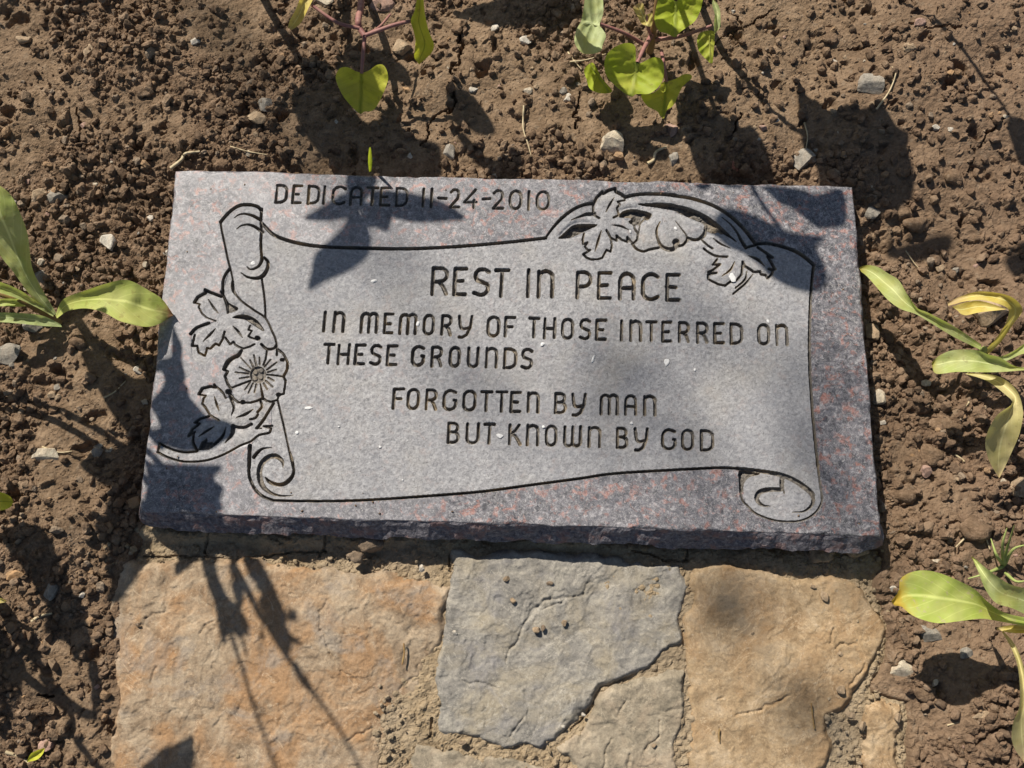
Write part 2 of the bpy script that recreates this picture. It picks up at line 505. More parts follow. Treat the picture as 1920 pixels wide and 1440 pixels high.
# scroll outline
carve(L_LINE, D1, np.c_[T_TOP, np.interp(np.arange(len(T_TOP)), [0, 3, 9], [5.2, 5.6, 4.8])])
carve(L_LINE, D1, np.c_[ARC1, [3, 4, 5, 5, 5, 5]])
carve(L_TOP, D1, LEAFT, 5, smooth=False)
carve(L_LINE, D1, ARC2, 5.3)
carve(L_LINE, D1, T_RT, 5.4)
carve(L_LINE, D1, T_R[:9], 4.4)
carve(L_LINE, D1 * .7, T_R[8:], 3)
carve(L_LINE, D1, T_BOT[:7], 4.5)
carve(L_LINE, D1, np.c_[T_BOT[6:], np.interp(np.arange(len(T_BOT) - 6), [0, 5, 11], [4, 4.5, 4.5])])
cz(L_LINE, Z6, None, taper([(330, 203), (500, 222), (650, 243), (780, 270), (900, 320), (1000, 385), (1075, 450), (1095, 500), (1085, 560), (1040, 610), (980, 638), (890, 640)], 30, 50, 4), 0.0034)
cz(L_LINE, Z6, None, taper([(357, 230), (362, 400), (385, 520), (440, 580)], 14, 18, 12))
dig(L_LINE, 0.006, zm(*Z6, [(358, 225), (560, 255), (450, 290), (400, 350), (390, 430), (372, 420)]))
cz(L_LINE, Z6, None, [(785, 285, 45), (780, 350, 42), (775, 410, 38), (700, 415, 40), (620, 420, 45), (555, 445, 48), (530, 495, 45), (550, 545, 32), (600, 575, 18), (665, 580, 4)], 0.0034)
cz(L_LINE, Z6, 12, [(790, 400), (805, 450)])
# the roll
cz(L_LINE, Z1, 24, [(1100, 258), (1070, 228), (1000, 210), (920, 214), (860, 242), (800, 292), (737, 365)])
cz(L_LINE, Z1, 14, [(737, 365), (747, 440), (775, 570), (800, 690), (825, 790), (845, 880)])
cz(L_LINE, Z1, None, taper([(858, 330), (900, 300), (960, 292), (1030, 310), (1100, 348)], 3, 26))
cz(L_LINE, Z1, None, taper([(880, 430), (920, 400), (980, 388), (1040, 405), (1115, 455)], 3, 26))
cz(L_LINE, Z1, 22, [(1108, 250), (1100, 350), (1105, 440), (1098, 560), (1105, 660), (1108, 715)])
cz(L_LINE, Z1, None, taper([(1110, 705), (1085, 755), (1040, 785), (1000, 790), (975, 768)], 26, 6))
cz(L_LINE, Z1, None, taper([(1130, 685), (1162, 725), (1155, 790), (1115, 850), (1060, 870), (980, 860), (920, 822)], 18, 34, 5))
cz(L_LINE, Z1, 15, [(1108, 880), (1125, 1000), (1135, 1100), (1140, 1220)])
# left garland
cz(L_LEFT, Z1, 20, [(815, 790), (780, 840), (757, 910), (757, 1015)])
cz(L_LEFT, Z1, None, [(845, 880, 14), (842, 930, 30), (850, 980, 26), (875, 1020, 14), (930, 1080, 14), (1040, 1160, 14), (1140, 1230, 14), (1200, 1350, 14), (1235, 1440, 16), (1240, 1560, 18)])
dig(L_LEFT, 0.0055, zm(*Z1, [(768, 1020), (800, 1085), (890, 1140), (800, 1178), (790, 1130)]))
cz(L_LEFT, Z1, 22, [(500, 1088), (530, 1040), (600, 1002), (596, 975), (650, 1000), (740, 1033)], smooth=False)
cz(L_LEFT, Z1, 12, [(500, 1090), (548, 1102), (538, 1130), (570, 1190), (610, 1225), (690, 1255)], smooth=False)
cz(L_LEFT, Z1, 16, [(740, 990), (775, 1075), (797, 1180)])
cz(L_LEFT, Z1, None, taper([(625, 1060), (670, 1130), (715, 1185)], 4, 16, 4))
cz(L_LEFT, Z2, 22, [(465, 220), (520, 165), (630, 122)])
cz(L_LEFT, Z2, 18, [(500, 228), (478, 325), (522, 325), (535, 385), (592, 415), (612, 345), (640, 350), (690, 305), (720, 320), (752, 262), (770, 200)], smooth=False)
cz(L_LEFT, Z2, None, taper([(690, 172), (640, 222), (578, 288)], 5, 20, 5))
dig(L_LEFT, 0.0055, zm(*Z2, [(845, 70), (900, 45), (980, 50), (1060, 95), (1125, 190), (1040, 140), (960, 88), (900, 76)]))
cz(L_LEFT, Z2, 16, [(775, 250), (820, 312), (850, 288), (865, 315), (900, 335), (940, 350), (1000, 332), (1040, 310)], smooth=False)
cz(L_LEFT, Z2, 14, [(1000, 250), (1035, 260), (985, 240), (1015, 190), (985, 180), (1000, 140)], smooth=False)
cz(L_LEFT, Z2, None, taper([(845, 148), (890, 192), (932, 252)], 4, 18, 4))
cz(L_LEFT, Z2, 40, [(1060, 252), (1072, 258)])
cz(L_LEFT, Z2, 22, [(1100, 310), (1150, 352), (1210, 347), (1235, 320)])
cz(L_LEFT, Z2, 18, [(1240, 350), (1300, 400), (1335, 470)])
cz(L_LEFT, Z2, None, [(920, 368, 26), (890, 412, 34), (850, 432, 26), (800, 472, 34), (765, 538, 26)])
cz(L_LEFT, Z2, 20, [(765, 540), (800, 556), (775, 600), (800, 672), (830, 712)], smooth=False)
for cx_, cy_, r_ in ((808, 740, 46), (932, 832, 38), (1255, 765, 36), (1290, 450, 34)):
    cz(L_LEFT, Z2, r_, [(cx_ - 4, cy_), (cx_ + 4, cy_)])
cz(L_LEFT, Z2, 18, [(812, 745), (850, 800), (890, 832), (1000, 838), (1060, 820), (1110, 792), (1150, 822), (1190, 828), (1245, 812), (1258, 765), (1302, 758), (1314, 690), (1320, 640), (1300, 602)], smooth=False)
cz(L_LEFT, Z2, 24, [(1300, 602), (1332, 540), (1336, 475)])
cz(L_LEFT, Z2, 8, [(915, 430), (960, 480), (1010, 535)])
cz(L_LEFT, Z2, 16, [(1150, 360), (1140, 440), (1118, 495)])
cz(L_LEFT, Z2, 14, [(1145, 583), (1230, 592), (1310, 605)])
cz(L_LEFT, Z2, None, taper([(1090, 660), (1105, 740), (1112, 800)], 10, 26))
cz(L_LEFT, Z2, 16, [(1005, 635), (920, 670), (840, 700)])
for a, b in (((1035, 410), (1055, 500)), ((1000, 455), (1030, 520)), ((1085, 430), (1085, 490)), ((1185, 450), (1130, 512)), ((1240, 475), (1150, 540)), ((1235, 540), (1160, 562)), ((1215, 640), (1160, 610)), ((1205, 697), (1140, 640)), ((1155, 718), (1120, 662)), ((1040, 745), (1055, 672)), ((985, 752), (1025, 662)), ((955, 722), (1000, 652)), ((905, 620), (985, 605)), ((868, 565), (980, 575)), ((905, 520), (990, 560))):
    cz(L_LEFT, Z2, None, [(*a, 12), ((a[0] + b[0]) / 2, (a[1] + b[1]) / 2, 15), (*b, 18)], 0.0026)
th_ = np.linspace(0, 2 * np.pi, 14)[:-1]
dig(L_LEFT, 0.0028, zm(*Z2, [(1070 + 72 * math.cos(t), 585 + 74 * math.sin(t)) for t in th_]))
for c_ in ((1045, 560), (1096, 545), (1040, 618), (1092, 606)):
    boss(zm(*Z2, [c_])[0], 5.2, L_LEFT)
cz(L_LEFT, Z2, 20, [(540, 762), (570, 710), (640, 692), (690, 700), (680, 678)], smooth=False)
cz(L_LEFT, Z2, 14, [(685, 685), (750, 740), (780, 795)])
cz(L_LEFT, Z2, 16, [(545, 765), (600, 775), (580, 800), (572, 850), (598, 880), (640, 950), (718, 996)], smooth=False)
cz(L_LEFT, Z2, None, taper([(680, 785), (698, 850), (722, 912)], 4, 18, 4))
cz(L_LEFT, Z2, None, taper([(832, 952), (852, 880), (825, 800), (812, 750)], 6, 26, 16))
cz(L_LEFT, Z2, None, taper([(878, 972), (960, 940), (1027, 898)], 5, 24, 5))
cz(L_LEFT, Z2, 20, [(1090, 820), (1105, 870), (1066, 922)])
cz(L_LEFT, Z2, 18, [(1070, 942), (1045, 975), (1000, 987)])
cz(L_LEFT, Z2, 26, [(1010, 1030), (940, 1060), (845, 1050)])
cz(L_LEFT, Z2, None, taper([(845, 1050), (835, 1120), (775, 1200)], 40, 34, 6))
cz(L_LEFT, Z2, 18, [(630, 962), (560, 982), (505, 1018), (545, 1025), (480, 1080), (447, 1140), (500, 1100)], smooth=False)
cz(L_LEFT, Z2, 20, [(490, 1110), (486, 1190), (520, 1272)])
cz(L_LEFT, Z2, None, taper([(675, 1056), (610, 1092), (538, 1142)], 5, 18, 5))
cz(L_LEFT, Z2, None, taper([(782, 1060), (755, 1130), (700, 1190), (620, 1250)], 5, 30, 20))
dig(L_LEFT, 0.0055, zm(*Z2, [(528, 1262), (560, 1190), (605, 1160), (610, 1197), (655, 1190), (665, 1225), (600, 1258)]), smooth=False)
cz(L_LEFT, Z2, 18, [(187, 1205), (250, 1240), (330, 1270), (420, 1285), (512, 1278)])
cz(L_LEFT, Z2, 14, [(187, 1205), (170, 1285)])
cz(L_LEFT, Z2, 18, [(170, 1285), (260, 1330), (380, 1365), (500, 1370), (620, 1355), (740, 1315), (840, 1265), (920, 1220), (1010, 1185), (1080, 1130), (1170, 1110), (1190, 1070)])
cz(L_LEFT, Z2, 16, [(1190, 1070), (1120, 1048), (1200, 1047)], smooth=False)
cz(L_LEFT, Z2, 26, [(1210, 845), (1140, 960), (1060, 1065)])
cz(L_LEFT, Z2, 12, [(1050, 1068), (1100, 1068)])
cz(L_LINE, Z2, 14, [(1250, 820), (1300, 1030), (1350, 1260), (1390, 1440)])
cz(L_LINE, Z3, None, [(1360, 420, 14), (1385, 510, 18), (1393, 600, 22), (1365, 660, 32), (1310, 705, 34), (1250, 712, 28), (1180, 690, 28), (1140, 650, 10)])
cz(L_LINE, Z3, None, [(1298, 558, 3), (1290, 500, 26), (1230, 455, 40), (1160, 470, 44), (1105, 525, 44), (1085, 600, 46), (1095, 680, 46), (1130, 745, 34), (1200, 793, 22), (1290, 815, 12), (1390, 810, 3)], 0.0034)
cz(L_LINE, Z3, None, taper([(1035, 465), (1070, 422), (1120, 387), (1200, 380)], 30, 22, 3))
cz(L_LINE, Z3, None, taper([(1000, 365), (995, 470), (993, 560)], 34, 26))
# top garland
cz(L_TOP, Z4, None, taper([(455, 590), (560, 545), (640, 515), (730, 510)], 4, 30, 50))
cz(L_TOP, Z4, 26, [(720, 400), (728, 510), (790, 562)])
dig(L_TOP, 0.0075, zm(*Z4, [(305, 805), (380, 735), (460, 660), (560, 632), (765, 640), (660, 695), (560, 742), (480, 780), (400, 800)]))
cz(L_TOP, Z4, 22, [(1100, 345), (1015, 365), (1040, 400), (1005, 440), (1030, 520), (965, 558)], smooth=False)
cz(L_TOP, Z4, None, taper([(972, 318), (918, 400), (872, 492)], 5, 24, 5))
dig(L_TOP, 0.0075, zm(*Z4, [(1040, 525), (1080, 478), (1180, 455), (1290, 465), (1420, 510), (1370, 580), (1300, 555), (1260, 640), (1170, 600), (1180, 560), (1050, 552)]))
dig(L_TOP, 0.0075, np.vstack([zm(*Z4, [(1260, 395), (1450, 380), (1650, 390)]), zm(*Z5, [(60, 280), (150, 300), (300, 350), (480, 440), (620, 560), (720, 660), (775, 720), (680, 650), (560, 600), (430, 590), (380, 500), (250, 440), (100, 375)]), zm(*Z4, [(1700, 470), (1500, 432)])]))
cz(L_TOP, Z4, None, taper([(943, 648), (1050, 660), (1148, 708)], 5, 22, 5))
cz(L_TOP, Z4, 24, [(1160, 600), (1215, 645), (1220, 690), (1258, 745), (1250, 820), (1205, 860)], smooth=False)
cz(L_TOP, Z4, 24, [(880, 710), (930, 795), (1005, 830), (1000, 770), (1060, 820), (1130, 845), (1130, 790), (1200, 870)], smooth=False)
cz(L_TOP, Z4, 22, [(610, 745), (592, 820), (598, 875), (652, 855), (620, 905), (655, 945), (685, 945), (600, 1000), (640, 1040), (700, 1062), (775, 1058), (830, 1040), (880, 945), (930, 965), (945, 890), (930, 800)], smooth=False)
cz(L_TOP, Z4, None, taper([(818, 712), (780, 830), (740, 965)], 5, 26, 5))
cz(L_TOP, Z4, 14, [(1268, 730), (1290, 620), (1350, 562)])
cz(L_TOP, Z4, 28, [(1190, 868), (1240, 930), (1320, 962), (1400, 938), (1510, 915)])
cz(L_TOP, Z4, None, [(1522, 610, 5), (1482, 700, 22), (1492, 800, 26), (1540, 890, 40), (1620, 935, 55), (1690, 925, 50), (1720, 880, 50)])
cz(L_TOP, Z4, 82, [(1713, 850), (1719, 850)])
cz(L_TOP, Z4, 32, [(1740, 895), (1800, 880), (1855, 820)])
cz(L_TOP, Z5, None, taper([(45, 475), (110, 560), (160, 620), (200, 680)], 4, 18))
cz(L_TOP, Z5, 36, [(190, 672), (260, 690), (330, 680), (395, 610), (405, 550)])
cz(L_TOP, Z5, 20, [(415, 560), (402, 640), (365, 690), (430, 760), (490, 800)])
cz(L_TOP, Z5, 24, [(385, 800), (450, 850), (540, 890), (665, 900)])
cz(L_TOP, Z5, None, taper([(497, 678), (580, 742), (705, 802)], 4, 20, 4))
cz(L_TOP, Z5, 26, [(440, 575), (500, 602), (560, 590), (600, 612)])
cz(L_TOP, Z5, None, taper([(600, 430), (700, 510), (780, 610), (830, 700), (890, 790)], 4, 38))
cz(L_TOP, Z5, 26, [(885, 790), (1000, 765)])
cz(L_TOP, Z5, 26, [(1030, 790), (1110, 842), (1210, 912), (1150, 900), (1200, 980), (1240, 1050), (1165, 1045), (1215, 1060), (1200, 1110), (1150, 1160)], smooth=False)
cz(L_TOP, Z5, 28, [(850, 960), (880, 1010), (960, 1060), (985, 1082), (1060, 1075), (1075, 1108), (1130, 1120), (1150, 1160)], smooth=False)
cz(L_TOP, Z5, None, taper([(918, 890), (1030, 930), (1112, 1012)], 5, 30, 6))
cz(L_TOP, Z5, 26, [(545, 930), (498, 990), (580, 990), (500, 1050), (440, 1080), (540, 1090), (438, 1110), (440, 1165), (480, 1190), (560, 1230), (640, 1247), (700, 1200), (780, 1180), (840, 1110), (855, 960)], smooth=False)
cz(L_TOP, Z5, None, taper([(757, 957), (700, 1060), (605, 1132)], 4, 22, 5))
cz(L_TOP, Z5, None, taper([(900, 1075), (880, 1170), (765, 1277)], 10, 24, 18))
cz(L_TOP, Z5, None, taper([(975, 1110), (880, 1225), (737, 1347)], 8, 24, 18))


# lettering: single-stroke capitals with round joins, drawn in the slab's own plane
def arc(cx, cy, rx, ry, a0, a1, n=9):
    return [(cx + rx * math.cos(math.radians(t)), cy + ry * math.sin(math.radians(t))) for t in np.linspace(a0, a1, n)]


GL = {
    'D': [[(0, 0), (0, 1)], [(0, 1), (.35, 1)] + arc(.35, .7, .65, .3, 90, 0) + arc(.35, .3, .65, .3, 0, -90) + [(0, 0)]],
    'E': [[(1, 1), (0, 1), (0, 0), (1, 0)], [(0, .5), (.72, .5)]],
    'F': [[(1, 1), (0, 1), (0, 0)], [(0, .5), (.75, .5)]],
    'I': [[(.5, 0), (.5, 1)]], '1': [[(.5, 0), (.5, 1)]],
    'C': [[(1, .88)] + arc(.55, .68, .55, .32, 60, 180) + arc(.55, .32, .55, .32, 180, 300) + [(1, .1)]],
    'G': [[(.95, .9)] + arc(.5, .66, .5, .34, 65, 180) + arc(.5, .3, .5, .3, 180, 360) + [(1, .48), (.85, .5)]],
    'A': [[(0, 0), (0, .7)] + arc(.5, .7, .5, .3, 180, 0) + [(1, 0)], [(0, .42), (1, .42)]],
    'T': [[(0, 1), (1, 1)], [(.5, 1), (.5, 0)]],
    'H': [[(0, 0), (0, 1)], [(1, 0), (1, 1)], [(0, .48), (1, .48)]],
    'n': [[(0, 0), (0, 1)], [(0, .8)] + arc(.5, .75, .5, .25, 150, 0) + [(1, 0)]],
    'm': [[(0, 0), (0, .75)] + arc(.25, .8, .25, .2, 180, 0) + [(.5, 0)], [(.5, .75)] + arc(.75, .8, .25, .2, 180, 0) + [(1, 0)]],
    'u': [[(0, 1), (0, .25)] + arc(.5, .25, .5, .25, 180, 360) + [(1, 1)]],
    'w': [[(0, 1), (0, .2)] + arc(.25, .2, .25, .2, 180, 360) + [(.5, 1)], [(.5, .3)] + arc(.75, .2, .25, .2, 180, 360) + [(1, 1)]],
    'R': [[(0, 0), (0, 1)], [(0, 1), (.5, 1)] + arc(.5, .74, .5, .26, 90, -90) + [(0, .46)], [(.45, .46), (.75, .3), (1, 0)]],
    'P': [[(0, 0), (0, 1)], [(0, 1), (.5, 1)] + arc(.5, .72, .5, .28, 90, -90) + [(0, .42)]],
    'B': [[(0, 0), (0, 1)], [(0, 1), (.45, 1)] + arc(.45, .77, .45, .23, 90, -90) + [(0, .54)], [(.4, .54)] + arc(.5, .27, .5, .27, 90, -90) + [(0, 0)]],
    'S': [[(1, .9), (.7, 1)] + arc(.45, .76, .42, .24, 80, 230) + arc(.5, .26, .5, .26, 40, -100) + [(0, .08)]],
    'O': [arc(.5, .72, .5, .28, 0, 180) + arc(.5, .28, .5, .28, 180, 360) + [(1, .72)]], '0': [arc(.5, .6, .5, .4, 0, 180) + arc(.5, .4, .5, .4, 180, 360) + [(1, .6)]],
    'y': [[(0, 1), (.08, .6)] + arc(.4, .55, .3, .22, 190, 280) + [(.85, .4)], [(1, 1), (.92, .45), (.65, .02), (.3, -.12), (.08, -.1)]],
    'K': [[(0, 0), (0, 1)], [(.85, 1), (.5, .7), (.05, .52), (.5, .45), (.8, .2), (1, 0)]],
    '2': [[(.0, .85)] + arc(.45, .74, .45, .26, 140, 0) + [(.8, .5), (.3, .2), (.0, 0), (1, 0)]],
    '4': [[(.8, 0), (.8, .4)], [(1, .3), (0, .3), (.55, .75), (.85, 1)]],
    '-': [[(0, .5), (1, .5)]],
}


def wxy(px, py): return at(px, py, 0.0)[:2]


def text_line(lab, z, letters, top, bot, width, depth):
    """letters: (glyph, x0, x1) read along the base; top/bot: (x, y) pairs giving the top and base lines"""
    for ch, x0, x1, zz in letters:
        (b, s) = zz
        X0 = x0 / s + b[0]; X1 = x1 / s + b[0]
        yb = np.interp((X0 + X1) / 2, [bot[0][0], bot[1][0]], [bot[0][1], bot[1][1]])
        yt = np.interp((X0 + X1) / 2, [top[0][0], top[1][0]], [top[0][1], top[1][1]])
        A = wxy(X0, yb); Bq = wxy(X1, yb); T = wxy((X0 + X1) / 2, yt)
        base = (A + Bq) / 2
        hgt = T[1] - base[1]
        wd = np.linalg.norm(Bq - A)
        ex = (Bq - A) / max(wd, 1e-6)
        lean = 0.02
        for st in GL[ch]:
            q = np.array(st, float) + RNG.normal(0, 0.012, (len(st), 2)) * (len(st) < 4)
            W = A[None] + ex[None] * (q[:, :1] * wd) + np.stack([q[:, 1] * hgt * lean, q[:, 1] * hgt], 1)
            px, py = to_px(np.c_[W, np.zeros(len(W))])
            wv = width * RNG.uniform(0.92, 1.08)
            carve(lab, depth, np.c_[px, py, wv * RNG.uniform(0.86, 1.12, len(px))], None, wall=2.2, smooth=False)


def L(z, s): return [(c, a, b, z) for c, a, b in s]


text_line(5, None, L(ZA, [('D', 118, 178), ('E', 218, 266), ('D', 310, 372), ('I', 388, 420), ('C', 457, 528), ('A', 565, 628), ('T', 662, 726), ('E', 745, 797), ('D', 838, 902), ('1', 985, 1015), ('1', 1035, 1065), ('-', 1092, 1138), ('2', 1165, 1218), ('4', 1248, 1322), ('-', 1360, 1403), ('2', 1424, 1482), ('0', 1522, 1588), ('1', 1622, 1648), ('0', 1684, 1755)]),
          ((517, 347.5), (1030, 359.5)), ((515, 379), (1030, 393)), 4.2, 0.0030)
text_line(6, None, L(ZA, [('R', 1055, 1140), ('E', 1188, 1254), ('S', 1308, 1390), ('T', 1432, 1508)]) + L(ZB, [('I', 80, 110), ('n', 158, 240), ('P', 392, 470), ('E', 520, 590), ('A', 648, 730), ('C', 785, 875), ('E', 932, 1002)]),
          ((810, 502), (1270, 515)), ((808, 550), (1270, 562)), 6.3, 0.0040)
text_line(7, None, L(ZA, [('I', 392, 418), ('n', 465, 520), ('m', 628, 720), ('E', 768, 814), ('m', 862, 954), ('O', 1005, 1060), ('R', 1114, 1165), ('y', 1214, 1290), ('O', 1390, 1454), ('F', 1495, 1548)]) + L(ZB, [('T', 103, 158), ('H', 195, 254), ('O', 302, 362), ('S', 410, 465), ('E', 508, 560), ('I', 643, 671), ('n', 713, 772), ('T', 808, 865), ('E', 905, 954), ('R', 1005, 1060), ('R', 1115, 1172), ('E', 1218, 1270), ('D', 1316, 1380), ('O', 1482, 1542), ('n', 1592, 1652)]),
          ((606, 585), (1478, 610)), ((605, 620), (1478, 646)), 5.0, 0.0035)
text_line(8, None, L(ZA, [('T', 402, 458), ('H', 490, 550), ('E', 593, 645), ('S', 686, 742), ('E', 786, 838), ('G', 935, 1002), ('R', 1054, 1108), ('O', 1162, 1216), ('u', 1272, 1328), ('n', 1381, 1440), ('D', 1490, 1556), ('S', 1596, 1652)]),
          ((606, 645), (995, 655)), ((606, 680), (995, 690)), 5.0, 0.0035)
text_line(9, None, L(ZC, [('F', 566, 624), ('O', 652, 714), ('R', 764, 820), ('G', 868, 940), ('O', 988, 1055), ('T', 1092, 1155), ('T', 1186, 1246), ('E', 1274, 1326), ('n', 1376, 1435), ('B', 1540, 1600), ('y', 1642, 1718)]) + L(ZB, [('m', 535, 632), ('A', 682, 742), ('n', 795, 858)]),
          ((738, 729), (1230, 743)), ((737, 765), (1230, 778)), 5.0, 0.0035)
text_line(10, None, L(ZC, [('B', 897, 955), ('U' if 'U' in GL else 'u', 1007, 1074), ('T', 1112, 1170), ('K', 1264, 1328), ('n', 1371, 1433), ('O', 1484, 1542), ('w', 1595, 1690), ('n', 1743, 1806)]) + L(ZB, [('B', 632, 690), ('y', 738, 812), ('G', 904, 980), ('O', 1024, 1085), ('D', 1138, 1206)]),
          ((841, 793), (1338, 808)), ((839, 829), (1338, 844)), 5.0, 0.0035)

# relief -> heights
edge_d = np.minimum.reduce([uu * 0.61, (1 - uu) * 0.61, vv_ * 0.305, (1 - vv_) * 0.305])
chip = np.clip(fbm(SX, SY, 0.014, 4, 5) + 0.12, 0, 1) ** 1.3 * 0.0042
arris = np.maximum(0, 1 - edge_d / (0.0006 + chip)) ** 1.5 * (0.0006 + chip * 0.6)
arris = np.where(edge_d > 0.006, 0, arris)
def blur(a, r):
    for ax in (0, 1):
        for _ in range(2):
            c = np.cumsum(np.pad(a, [(r + 1, r) if k == ax else (0, 0) for k in (0, 1)], mode='edge'), axis=ax)
            a = (np.take(c, np.arange(2 * r + 1, c.shape[ax]), ax) - np.take(c, np.arange(0, c.shape[ax] - 2 * r - 1), ax)) / (2 * r + 1)
    return a


FLOR = np.zeros(SX.shape)
for P in (FLOWER, LEAF_UL, LEAF_DL, zm((1000, 320), 6.4, [(250, 800), (720, 350), (850, 230), (1100, 300), (1700, 400), (1960, 480)]).tolist() + zm((1260, 340), 6.4, [(500, 420), (900, 780), (1250, 1000), (1200, 1180), (760, 1260), (430, 1200), (350, 800), (0, 850)]).tolist() + zm((1000, 320), 6.4, [(1600, 960), (1250, 980), (700, 1080), (560, 860)]).tolist()):
    P = np.array(P); s = window(P, 3)
    FLOR[s][inside(PX[s], PY[s], P)] = 1
FLOR = blur(FLOR, 3)
DEP = np.maximum(DEP, FLOR * np.minimum(0.85 * blur(DEP, 7), 0.0016))
# a hand-cut outline: the rim wanders by a fraction of a millimetre
rim = np.exp(-np.minimum.reduce([uu * 0.61, (1 - uu) * 0.61, vv_ * 0.305, (1 - vv_) * 0.305]) / 0.004)
SX = SX + rim * 0.0016 * fbm(SX, SY, 0.03, 4, 111); SY = SY + rim * 0.0016 * fbm(SX, SY, 0.03, 4, 112)
# carved floors are uneven and hold a little dirt
DEP = DEP * (1 + 0.5 * np.clip(fbm(SX, SY, 0.006, 3, 9), -.5, .5))
SZ = -DEP - arris - FROST * (0.00035 + 0.00025 * fbm(SX, SY, 0.0025, 3, 21)) + fbm(SX, SY, 0.3, 2, 3) * 0.0008
SLABV = np.stack([SX, SY, SZ], -1).reshape(-1, 3)
SF = grid_faces(NY, NX)
lab_f = LAB.ravel()[SF].max(1)
paling_a = np.clip(1.15 - 1.25 * uu, 0, 1) * 0.8 + 0.15  # paler towards the slab's left end
GA = {"dust": paling_a}
marker = empty("grave_marker", (0, 0, -0.04))
tag(marker, "grey and pink granite memorial slab carved with a scroll, flowers and lettering", "grave marker")
child(sub_mesh("polished_border", SLABV, SF, lab_f == 0, M_POL, None, False, GA), marker)
panel = child(sub_mesh("scroll_panel", SLABV, SF, lab_f == 1, M_FRO, None, False, GA), marker)
child(sub_mesh("scroll_outline", SLABV, SF, lab_f == L_LINE, M_GRO, None, False, GA), marker)
o = child(sub_mesh("carved_flowers", SLABV, SF, lab_f == L_LEFT, M_GRO), marker); o["label"] = "carved open flower with leaves down the left side of the scroll"
o = child(sub_mesh("carved_flowers", SLABV, SF, lab_f == L_TOP, M_GRO), marker); o["label"] = "carved leaves and half flower on the scroll's top right"
for k, t in enumerate(["DEDICATED 11-24-2010", "REST IN PEACE", "IN MEMORY OF THOSE INTERRED ON", "THESE GROUNDS", "FORGOTTEN BY MAN", "BUT KNOWN BY GOD"]):
    o = child(sub_mesh("inscription", SLABV, SF, lab_f == 5 + k, M_GRO), marker)
    o["label"] = "engraved line reading " + t

# body of the slab: rough split sides below the polished face
ring = []
for (a, b), n in (((3, 2), 300), ((2, 1), 150), ((1, 0), 300), ((0, 3), 150)):
    for t in np.arange(n) / n:
        u0, v0 = [(t, 0), (1, t), (1 - t, 1), (0, 1 - t)][[3, 2, 1, 0].index(a)]
        ring.append((u0, v0, [3, 2, 1, 0].index(a)))
ring = np.array(ring)
ju = np.clip(np.round(ring[:, 0] * (NX - 1)).astype(int), 0, NX - 1); jv = np.clip(np.round(ring[:, 1] * (NY - 1)).astype(int), 0, NY - 1)
R0 = np.stack([SX[jv, ju], SY[jv, ju], SZ[jv, ju]], 1)
nrm = np.zeros((len(ring), 2))
ctr = R0[:, :2].mean(0)
nx_ = np.roll(R0[:, :2], -3, 0) - np.roll(R0[:, :2], 3, 0)
nrm = np.stack([nx_[:, 1], -nx_[:, 0]], 1); nrm /= np.linalg.norm(nrm, axis=1)[:, None]
sarc = np.arange(len(ring)) * 0.002
front = (ring[:, 2] == 0).astype(float)
front = np.convolve(np.r_[front[-6:], front, front[:6]], np.ones(13) / 13, 'same')[6:-6]
nz = lambda sc, sd: vnoise(sarc, sarc * 0 + sd, sc, sd) + 0.5 * vnoise(sarc, sarc * 0 + sd, sc / 3, sd + 1)
low = 0.0185 + 0.006 * nz(0.06, 41) * 2 + 0.003 * nz(0.012, 44)          # height where the front face breaks off
rings = []
for k, (fz, fo) in enumerate([(0.0, 0.0), (0.05, 0.4), (0.25, 1.6), (0.5, 3.0), (0.75, 4.6), (0.95, 5.8), (1.05, 5.2), (1.2, 1.5), (1.6, 0.0), (3.4, 0.0)]):
    off = fo * (front * 0.0022 + (1 - front) * 0.0010) + (0.0012 * nz(0.02, 60 + k) + 0.0008 * nz(0.006, 90 + k)) * (k > 0) * (1 + front)
    if k == 0: off = off * 0
    p = R0[:, :2] + nrm * off[:, None]
    rings.append(np.c_[p, R0[:, 2] - fz * low])
BV = np.vstack(rings); n_ = len(ring); nr = len(rings)
i_ = np.arange(n_)
BF = np.vstack([np.stack([k * n_ + i_, (k + 1) * n_ + i_, (k + 1) * n_ + (i_ + 1) % n_, k * n_ + (i_ + 1) % n_], 1) for k in range(nr - 1)])


def slab_side():
    m = NT("split_granite")
    g = m.noise(300, 5, 0.7, 0.5)
    c = m.ramp(g, [(0.3, (0.05, 0.05, 0.062)), (0.5, (0.16, 0.15, 0.165)), (0.7, (0.33, 0.31, 0.31))])
    c = m.mix(m.ramp(m.noise(95, 3), [(0.52, 0.0), (0.64, 0.6)]), c, (0.28, 0.16, 0.135))
    return m.fin(c, 0.85, m.bump(m.noise(260, 5, 0.7), 0.9, 0.003), 0.3)


child(mesh_np("split_edge", BV, BF[:, ::-1], slab_side(), None, False), marker)

# ------------------------------------------------------------------ soil: one sheet, fine near the slab, coarse far out
SLAB = [tuple(c) for c in CW]
PATHPX = [(262, 1000), (262, 985), (1655, 1020), (1668, 1060), (1650, 1110), (1680, 1170), (1675, 1240), (1645, 1290), (1712, 1310), (1715, 1440), (1720, 1640), (196, 1640), (212, 1440), (222, 1330), (216, 1200), (216, 1080)]
PATHW = at([p[0] for p in PATHPX], [p[1] for p in PATHPX], -0.036)[:, :2]
res = 0.00105
fx = np.arange(-0.56, 0.56, res); fy = np.arange(-0.46, 0.43, res)
far = lambda a, sgn: a + sgn * np.cumsum(res * 1.18 ** np.arange(1, 54))
gx = np.r_[far(fx[0], -1)[::-1], fx, far(fx[-1], 1)]; gy = np.r_[far(fy[0], -1)[::-1], fy, far(fy[-1], 1)]
GX, GY = np.meshgrid(gx, gy)


